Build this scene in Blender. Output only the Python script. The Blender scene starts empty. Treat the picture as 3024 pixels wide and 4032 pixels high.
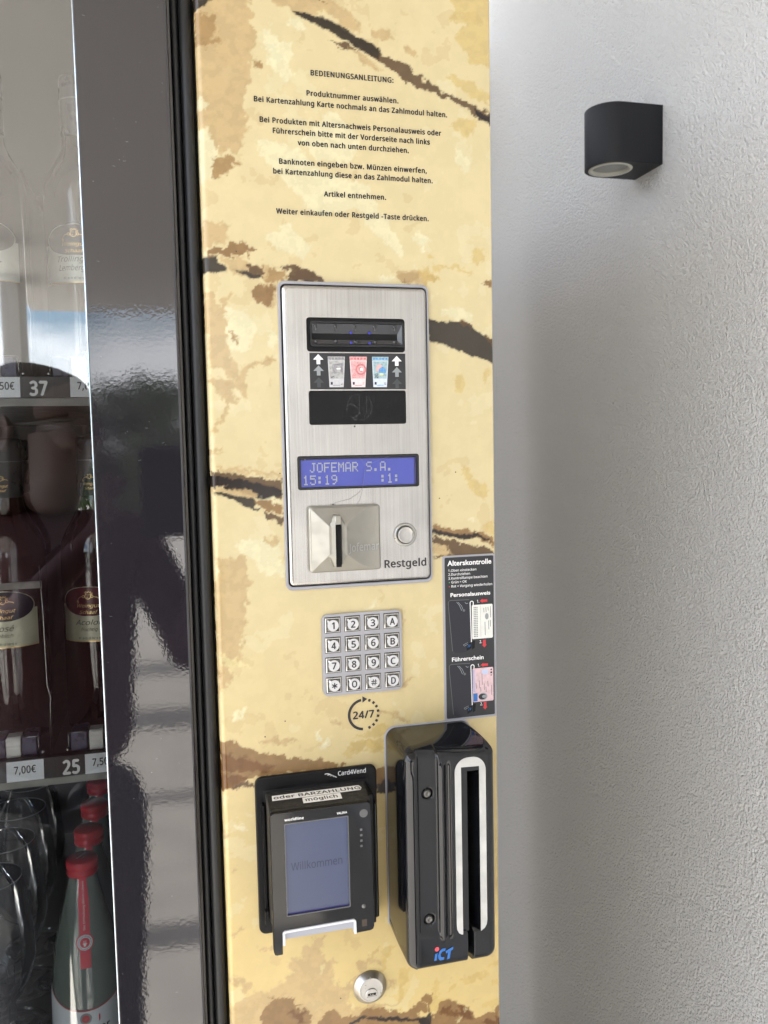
import bpy, bmesh, math, random
import numpy as np
from mathutils import Vector, Matrix
random.seed(7)
SC = bpy.context.scene
COL = SC.collection
R_ = math.radians
FLOOR = -1330.0            # millimetres below the keypad's top left key; the keypad is the local origin

def W(x, y, z):            # millimetres (x right, y into the machine, z up) -> metres above the ground
    return Vector((x * .001, y * .001, (z - FLOOR) * .001))

# ------------------------------------------------------------------ camera
cam = bpy.data.objects.new("camera", bpy.data.cameras.new("camera"))
COL.objects.link(cam); SC.camera = cam
def _rot(a, b, c):
    return Matrix.Rotation(a, 3, 'Z') @ Matrix.Rotation(b, 3, 'X') @ Matrix.Rotation(c, 3, 'Y')
_R = _rot(-0.2555657, -0.0764280, 0.0203387)
_M = _R @ Matrix(((1, 0, 0), (0, 0, -1), (0, 1, 0)))     # camera looks along -Z
cam.matrix_world = Matrix.Translation(W(-125.126, -684.493, 140.290)) @ _M.to_4x4()
cam.data.sensor_fit = 'HORIZONTAL'; cam.data.sensor_width = 36
cam.data.lens = 36 * 3313.2 / 3024
cam.data.clip_start = .01; cam.data.clip_end = 400
cam.data.dof.use_dof = True
cam.data.dof.focus_distance = .72
cam.data.dof.aperture_fstop = 16

# ------------------------------------------------------------------ sky, sun, exposure
SUN_EL, SUN_AZ = 62.0, -95.0          # azimuth: degrees from +y towards +x
world = bpy.data.worlds.new("World"); SC.world = world; world.use_nodes = True
nt = world.node_tree; nt.nodes.clear()
out = nt.nodes.new("ShaderNodeOutputWorld"); bg = nt.nodes.new("ShaderNodeBackground")
sky = nt.nodes.new("ShaderNodeTexSky"); sky.sky_type = 'NISHITA'; sky.sun_disc = False
sky.sun_elevation = R_(SUN_EL); sky.sun_rotation = R_(SUN_AZ)
sky.air_density = 1.0; sky.dust_density = 1.5
tc = nt.nodes.new("ShaderNodeTexCoord"); mp = nt.nodes.new("ShaderNodeMapping"); mp.inputs['Scale'].default_value = (1, 1, 2.6)
nz = nt.nodes.new("ShaderNodeTexNoise"); nz.inputs['Scale'].default_value = 3.2; nz.inputs['Detail'].default_value = 7
rp = nt.nodes.new("ShaderNodeValToRGB"); rp.color_ramp.elements[0].position = .40; rp.color_ramp.elements[1].position = .58
mx = nt.nodes.new("ShaderNodeMixRGB"); mx.inputs['Color2'].default_value = (11.5, 11.7, 12.2, 1)
nt.links.new(tc.outputs['Generated'], mp.inputs['Vector']); nt.links.new(mp.outputs[0], nz.inputs['Vector'])
nt.links.new(nz.outputs['Fac'], rp.inputs['Fac']); nt.links.new(rp.outputs[0], mx.inputs['Fac'])
nt.links.new(sky.outputs[0], mx.inputs['Color1']); nt.links.new(mx.outputs[0], bg.inputs['Color'])
bg.inputs['Strength'].default_value = .15
nt.links.new(bg.outputs[0], out.inputs['Surface'])
sun = bpy.data.objects.new("sun", bpy.data.lights.new("sun", 'SUN')); COL.objects.link(sun)
sun.data.energy = 4.2; sun.data.angle = R_(.53); sun.data.color = (1, .95, .86)
_d = Vector((math.sin(R_(SUN_AZ)) * math.cos(R_(SUN_EL)), math.cos(R_(SUN_AZ)) * math.cos(R_(SUN_EL)), math.sin(R_(SUN_EL))))
sun.rotation_euler = _d.to_track_quat('Z', 'Y').to_euler()
sun.location = (-3, 2, 6)
SC.view_settings.view_transform = 'Standard'; SC.view_settings.look = 'None'
SC.view_settings.exposure = 1.68; SC.view_settings.gamma = 1
SC.cycles.max_bounces = 10; SC.cycles.diffuse_bounces = 5; SC.cycles.glossy_bounces = 5
SC.cycles.transparent_max_bounces = 64; SC.cycles.use_denoising = True
SC.cycles.sample_clamp_indirect = 6
SC.cycles.caustics_reflective = False; SC.cycles.caustics_refractive = False

# ------------------------------------------------------------------ materials
def srgb(r, g, b):
    f = lambda c: (c / 255 / 12.92) if c / 255 <= .04045 else ((c / 255 + .055) / 1.055) ** 2.4
    return (f(r), f(g), f(b), 1)
def mat(name, col, rough=.5, metal=0., spec=.5, coat=0., bump=0., bscale=400., vary=0., vscale=60., ior=1.5, emis=None, es=0., coat_rough=.05):
    m = bpy.data.materials.new(name); m.use_nodes = True
    n = m.node_tree; b = n.nodes['Principled BSDF']
    c = tuple(col) if len(col) == 4 else tuple(col) + (1,)
    b.inputs['Base Color'].default_value = c
    b.inputs['Roughness'].default_value = rough; b.inputs['Metallic'].default_value = metal
    b.inputs['Specular IOR Level'].default_value = spec; b.inputs['IOR'].default_value = ior
    b.inputs['Coat Weight'].default_value = coat; b.inputs['Coat Roughness'].default_value = coat_rough
    if emis: b.inputs['Emission Color'].default_value = tuple(emis[:3]) + (1,); b.inputs['Emission Strength'].default_value = es
    t = None
    if bump or vary:
        t = n.nodes.new("ShaderNodeTexCoord")
    if bump:
        z = n.nodes.new("ShaderNodeTexNoise"); z.inputs['Scale'].default_value = bscale; z.inputs['Detail'].default_value = 3
        bp = n.nodes.new("ShaderNodeBump"); bp.inputs['Strength'].default_value = bump; bp.inputs['Distance'].default_value = .001
        n.links.new(t.outputs['Object'], z.inputs['Vector']); n.links.new(z.outputs['Fac'], bp.inputs['Height'])
        n.links.new(bp.outputs[0], b.inputs['Normal'])
        if coat: n.links.new(bp.outputs[0], b.inputs['Coat Normal'])
    if vary:
        z = n.nodes.new("ShaderNodeTexNoise"); z.inputs['Scale'].default_value = vscale; z.inputs['Detail'].default_value = 5
        n.links.new(t.outputs['Object'], z.inputs['Vector'])
        mm = n.nodes.new("ShaderNodeMapRange"); mm.inputs[1].default_value = .3; mm.inputs[2].default_value = .7
        mm.inputs[3].default_value = 1 - vary; mm.inputs[4].default_value = 1 + vary
        n.links.new(z.outputs['Fac'], mm.inputs[0])
        vm = n.nodes.new("ShaderNodeVectorMath"); vm.operation = 'SCALE'; vm.inputs[0].default_value = c[:3]
        n.links.new(mm.outputs[0], vm.inputs['Scale']); n.links.new(vm.outputs[0], b.inputs['Base Color'])
        rm = n.nodes.new("ShaderNodeMapRange"); rm.inputs[1].default_value = .35; rm.inputs[2].default_value = .65
        rm.inputs[3].default_value = rough * .8; rm.inputs[4].default_value = min(1, rough * 1.25)
        n.links.new(z.outputs['Fac'], rm.inputs[0]); n.links.new(rm.outputs[0], b.inputs['Roughness'])
    return m
def thin_glass(name, tint=(1, 1, 1), ior=1.5, rough=0., base=.0, gloss=(1, 1, 1)):
    m = bpy.data.materials.new(name); m.use_nodes = True; n = m.node_tree; n.nodes.clear()
    o = n.nodes.new("ShaderNodeOutputMaterial"); mix = n.nodes.new("ShaderNodeMixShader")
    tr = n.nodes.new("ShaderNodeBsdfTransparent"); tr.inputs[0].default_value = tuple(tint) + (1,)
    gl = n.nodes.new("ShaderNodeBsdfGlossy"); gl.inputs['Roughness'].default_value = rough; gl.inputs[0].default_value = tuple(gloss) + (1,)
    fr = n.nodes.new("ShaderNodeFresnel"); fr.inputs[0].default_value = ior
    if base:
        ad = n.nodes.new("ShaderNodeMath"); ad.operation = 'ADD'; ad.use_clamp = True; ad.inputs[1].default_value = base
        n.links.new(fr.outputs[0], ad.inputs[0]); n.links.new(ad.outputs[0], mix.inputs[0])
    else: n.links.new(fr.outputs[0], mix.inputs[0])
    n.links.new(tr.outputs[0], mix.inputs[1]); n.links.new(gl.outputs[0], mix.inputs[2]); n.links.new(mix.outputs[0], o.inputs[0])
    return m

def brushed(name, col, rough=.28, axis=(900, 900, 12), tone=.06):
    m = bpy.data.materials.new(name); m.use_nodes = True; n = m.node_tree; b = n.nodes['Principled BSDF']
    b.inputs['Metallic'].default_value = 1; b.inputs['Roughness'].default_value = rough
    t = n.nodes.new("ShaderNodeTexCoord"); p = n.nodes.new("ShaderNodeMapping"); p.inputs['Scale'].default_value = axis
    z = n.nodes.new("ShaderNodeTexNoise"); z.inputs['Scale'].default_value = 1; z.inputs['Detail'].default_value = 4
    n.links.new(t.outputs['Object'], p.inputs[0]); n.links.new(p.outputs[0], z.inputs['Vector'])
    z2 = n.nodes.new("ShaderNodeTexNoise"); z2.inputs['Scale'].default_value = 26; z2.inputs['Detail'].default_value = 4
    n.links.new(t.outputs['Object'], z2.inputs['Vector'])
    ad = n.nodes.new("ShaderNodeMath"); ad.operation = 'ADD'; n.links.new(z.outputs['Fac'], ad.inputs[0]); n.links.new(z2.outputs['Fac'], ad.inputs[1])
    mm = n.nodes.new("ShaderNodeMapRange"); mm.inputs[1].default_value = .7; mm.inputs[2].default_value = 1.3
    mm.inputs[3].default_value = 1 - tone; mm.inputs[4].default_value = 1 + tone; n.links.new(ad.outputs[0], mm.inputs[0])
    vm = n.nodes.new("ShaderNodeVectorMath"); vm.operation = 'SCALE'; vm.inputs[0].default_value = col[:3]
    n.links.new(mm.outputs[0], vm.inputs['Scale']); n.links.new(vm.outputs[0], b.inputs['Base Color'])
    bp = n.nodes.new("ShaderNodeBump"); bp.inputs['Strength'].default_value = .25; bp.inputs['Distance'].default_value = .0002
    n.links.new(z.outputs['Fac'], bp.inputs['Height']); n.links.new(bp.outputs[0], b.inputs['Normal'])
    return m

M = dict(
    frame=mat("grey gloss lacquer", srgb(34, 32, 37), .03, 0, .5, coat=1, bump=.024, bscale=330, coat_rough=.02),
    frame_edge=mat("dark lacquer edge", srgb(70, 68, 66), .3),
    rubber=mat("black rubber", (.008, .008, .009), .42, bump=.2, bscale=1500),
    recess=mat("black recess", (.004, .004, .004), .8),
    steel=brushed("brushed stainless steel", (.45, .437, .415), .26, tone=.13),
    steel_h=mat("machined steel", (.45, .44, .42), .34, 1, vary=.05, vscale=200),
    cast=mat("satin cast zinc", (.35, .335, .295), .50, .85, bump=.12, bscale=1800, vary=.05, vscale=120),
    key_metal=mat("polished key metal", (.50, .49, .46), .26, 1),
    key_cap=mat("matt chromed key face", (.57, .57, .58), .45, .3, vary=.06, vscale=300),
    key_plate=mat("satin keypad plate", (.36, .36, .385), .42, .6, vary=.06, vscale=120),
    gasket=mat("light grey gasket plastic", (.30, .30, .325), .5, vary=.04, vscale=60),
    black=mat("black satin plastic", (.006, .006, .007), .42, spec=.22, bump=.15, bscale=1800, vary=.2, vscale=90),
    black_rough=mat("black grained plastic", (.018, .017, .015), .6, bump=.5, bscale=1600, vary=.35, vscale=160),
    black_gloss=mat("black gloss plastic", (.004, .0045, .006), .07, coat=.0, vary=.25, vscale=45),
    slot=mat("slot void", (.001, .001, .001), .9),
    print_black=mat("black print", (.014, .013, .016), .45),
    print_navy=mat("navy print", (.02, .022, .05), .45),
    print_white=mat("white print", (.78, .78, .78), .45),
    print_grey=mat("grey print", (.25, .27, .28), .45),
    print_dim=mat("faded print", (.045, .05, .053), .45),
    sticker=mat("charcoal sticker film", (.016, .017, .02), .38, vary=.12, vscale=70),
    red=mat("red print", (.50, .03, .04), .45),
    green=mat("green print", (.08, .35, .15), .45),
    blue=mat("blue print", (.02, .13, .42), .4),
    pink=mat("pink red print", (.62, .07, .09), .4),
    paper=mat("white label paper", (.84, .82, .78), .55, vary=.05, vscale=150),
    white=mat("white plastic", (.62, .63, .66), .35),
    smoke=thin_glass("smoky clear plastic", (.45, .46, .5), 1.5, .08, .03),
    smoke_solid=mat("smoky grey plastic", (.022, .023, .026), .12, coat=.4),
    lcd=mat("blue backlit display", (.04, .05, .24), .18, emis=(.12, .14, .56), es=.085),
    lcd_edge=mat("dark blue display edge", (.03, .03, .12), .3),
    lcd_dot=mat("grey display dots", (.27, .29, .30), .3),
    screen=mat("pale blue terminal screen", (.035, .045, .085), .22, emis=(.20, .24, .44), es=.048, coat=.0),
    screen_txt=mat("dark screen lettering", (.015, .018, .045), .25, emis=(.2, .22, .45), es=.022),
    led=mat("blue lit diode", (.02, .02, .15), .3, emis=(.02, .02, .8), es=.14),
    bezel=mat("grey bezel", (.10, .10, .10), .3),
    cabinet=mat("black cabinet lacquer", (.03, .03, .031), .3),
    inner=mat("dark inner lining", (.014, .007, .008), .5, vary=.2, vscale=10),
    rail=mat("dark rail plastic", (.014, .011, .011), .35, vary=.1, vscale=40),
    tag=mat("number tag film", (.028, .023, .022), .3),
    ledge=mat("grey metal ledge", (.17, .17, .155), .4, .5, vary=.1, vscale=60),
    price=mat("price label paper", (.82, .86, .90), .3, coat=.4),
    navy=mat("navy product pusher", (.05, .05, .10), .3, vary=.5, vscale=120),
    roller=mat("ribbed white roller", (.75, .75, .71), .4, vary=.08, vscale=80),
    wire=mat("bright wire", (.6, .6, .6), .25, 1),
    wine=mat("dark red wine glass bottle", (.012, .002, .002), .04, coat=1, vary=.3, vscale=12),
    rose=mat("rose wine bottle", (.022, .006, .004), .04, coat=1, vary=.3, vscale=12),
    green_glass=mat("green bottle glass", (.15, .19, .17), .05, coat=1, vary=.25, vscale=14),
    capsule=mat("black bottle capsule", (.03, .03, .032), .3, vary=.2, vscale=80),
    label=mat("silver champagne label", (.60, .59, .44), .36, .2, vary=.06, vscale=120),
    label_pale=mat("pale silver label", (.66, .70, .64), .36, .2, vary=.05, vscale=120),
    oval_navy=mat("navy label oval", (.015, .018, .030), .25),
    oval_red=mat("wine red label oval", (.10, .012, .018), .25),
    oval_grey=mat("grey label oval", (.13, .12, .12), .3),
    gold=mat("gold foil", (.85, .58, .25), .3, .8),
    script=mat("dark script ink", (.02, .025, .03), .4),
    script_grey=mat("grey script ink", (.14, .15, .15), .4),
    cap_red=mat("red screw cap", (.60, .02, .035), .35, bump=.1, bscale=400),
    ribbon=mat("red paper ribbon", (.62, .04, .07), .5),
    water_label=mat("pale blue paper label", (.66, .72, .78), .45),
    crystal=thin_glass("clear wine glass", (.99, .99, .995), 1.33, .02, .0),
    rim_glint=mat("painted rim glint", (.30, .31, .33), .15, coat=.5),  # pale colour stands in for the highlight along a glass rim
    divider=thin_glass("clear divider sheet", (.90, .91, .93), 1.45, .02, .01),
    pane=thin_glass("door glass", (.97, .98, .98), 1.5, .0, .085),
    pane_edge=mat("bright glass edge", (.50, .58, .64), .12, .7),
    lamp=mat("matt black powder coat", (.009, .010, .013), .5, spec=.3, bump=.2, bscale=2500),
    ring=mat("pale lamp ring", (.50, .50, .45), .4),
    lens=mat("frosted lamp glass", (.20, .21, .20), .35, coat=.3),
    shade=mat("grey lamp inside", (.33, .33, .30), .5),
)

# ------------------------------------------------------------------ mesh helpers (all arguments in millimetres)
class MB:
    """collects faces with material slots and links them as one mesh object"""
    def __init__(s): s.v = []; s.f = []; s.m = []; s.mats = []; s.smooth = []
    def slot(s, m):
        m = M[m] if isinstance(m, str) else m
        if m not in s.mats: s.mats.append(m)
        return s.mats.index(m)
    def add(s, vs, fs, m, smooth=False):
        o = len(s.v); k = s.slot(m); s.v += [tuple(a) for a in vs]
        for f in fs: s.f.append([i + o for i in f]); s.m.append(k); s.smooth.append(smooth)
        return s
    def box(s, x0, x1, y0, y1, z0, z1, m):
        v = [(x, y, z) for x in (x0, x1) for y in (y0, y1) for z in (z0, z1)]
        return s.add(v, [(0, 1, 3, 2), (4, 6, 7, 5), (0, 4, 5, 1), (2, 3, 7, 6), (0, 2, 6, 4), (1, 5, 7, 3)], m)
    def poly(s, pts, y, m):                         # flat polygon facing the camera (-y)
        return s.add([(x, y, z) for x, z in pts], [list(range(len(pts)))], m)
    def prism(s, pts, y0, y1, m):                   # outline in x,z extruded from y0 (front) to y1 (back)
        n = len(pts); v = [(x, y0, z) for x, z in pts] + [(x, y1, z) for x, z in pts]
        f = [list(range(n)), list(range(2 * n - 1, n - 1, -1))] + [(i, i + n, (i + 1) % n + n, (i + 1) % n) for i in range(n)]
        return s.add(v, f, m)
    def loft(s, loops, m, cap0=True, cap1=True, smooth=True, closed=True):   # list of equal-length 3-D loops
        n = len(loops[0]); v = [p for l in loops for p in l]; f = []
        for k in range(len(loops) - 1):
            for i in range(n if closed else n - 1):
                j = (i + 1) % n; f.append((k * n + i, k * n + j, (k + 1) * n + j, (k + 1) * n + i))
        s.add(v, f, m, smooth)
        if cap0: s.add(loops[0], [list(range(n))], m)
        if cap1: s.add(loops[-1], [list(range(n))], m)
        return s
    def lathe(s, cx, cy, prof, m, seg=40, a0=0, a1=360, smooth=True):       # prof: (radius, z) about a vertical axis
        full = abs(a1 - a0) >= 360; n = seg if full else seg + 1
        loops = [[(cx + r * math.cos(R_(a0 + (a1 - a0) * i / seg)), cy + r * math.sin(R_(a0 + (a1 - a0) * i / seg)), z) for i in range(n)] for r, z in prof]
        return s.loft(loops, m, False, False, smooth, full)
    def disc(s, cx, cz, prof, m, seg=40, smooth=True, cap=True):            # prof: (radius, y) about an axis along y
        loops = [[(cx + r * math.cos(2 * math.pi * i / seg), y, cz + r * math.sin(2 * math.pi * i / seg)) for i in range(seg)] for r, y in prof]
        return s.loft(loops, m, False, cap, smooth)
    def tube(s, pts, r, m, seg=8):
        P = [Vector(p) for p in pts]; loops = []
        for i, p in enumerate(P):
            d = (P[min(i + 1, len(P) - 1)] - P[max(i - 1, 0)]).normalized()
            a = d.orthogonal().normalized() if i == 0 else (a - d * a.dot(d)).normalized(); b = d.cross(a)
            loops.append([p + (a * math.cos(2 * math.pi * k / seg) + b * math.sin(2 * math.pi * k / seg)) * r for k in range(seg)])
        return s.loft([[tuple(q) for q in l] for l in loops], m)
    def build(s, name, parent=None, bevel=0., label=None, root=None):
        me = bpy.data.meshes.new(name); me.from_pydata([W(*v) for v in s.v], [], s.f)
        for m in s.mats: me.materials.append(m)
        me.polygons.foreach_set('material_index', s.m); me.polygons.foreach_set('use_smooth', s.smooth)
        me.update()
        bm = bmesh.new(); bm.from_mesh(me)
        bmesh.ops.remove_doubles(bm, verts=bm.verts, dist=1e-6) if not getattr(s, 'keep', False) else None
        bmesh.ops.recalc_face_normals(bm, faces=bm.faces) if not getattr(s, 'keep', False) else None
        bm.to_mesh(me); bm.free()
        o = bpy.data.objects.new(name, me); COL.objects.link(o)
        if bevel:
            b = o.modifiers.new("bevel", 'BEVEL'); b.width = bevel * .001; b.segments = 3; b.limit_method = 'ANGLE'; b.angle_limit = R_(50)
        if parent: adopt(o, parent)
        if label: o['label'] = label
        return o
def world_loc(o):
    p = o.location.copy()
    while o.parent: o = o.parent; p += o.location
    return p
def adopt(o, parent):
    o.parent = parent; o.location = o.location - world_loc(parent)
def thing(name, label, cat, at, group=None):
    o = bpy.data.objects.new(name, None); COL.objects.link(o); o.location = W(*at); o.empty_display_size = .02
    o['label'] = label; o['category'] = cat
    if group: o['group'] = group
    return o
def partgroup(name, at, parent):
    o = bpy.data.objects.new(name, None); COL.objects.link(o); o.location = W(*at); o.empty_display_size = .01
    adopt(o, parent); return o
def rrect(x0, x1, z0, z1, r, n=5):
    p = []
    for cx, cz, a in ((x1 - r, z1 - r, 0), (x0 + r, z1 - r, 90), (x0 + r, z0 + r, 180), (x1 - r, z0 + r, 270)):
        for i in range(n + 1):
            t = R_(a + 90 * i / n); p.append((cx + r * math.cos(t), cz + r * math.sin(t)))
    return p
def frame_ring(mb, outer, inner, y0, y1, m):        # flat ring between two loops of equal length, with edges
    n = len(outer)
    lo = [[(x, y1, z) for x, z in outer], [(x, y0, z) for x, z in outer], [(x, y0, z) for x, z in inner], [(x, y1, z) for x, z in inner]]
    mb.loft(lo, m, False, False, False)
    return mb

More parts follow.
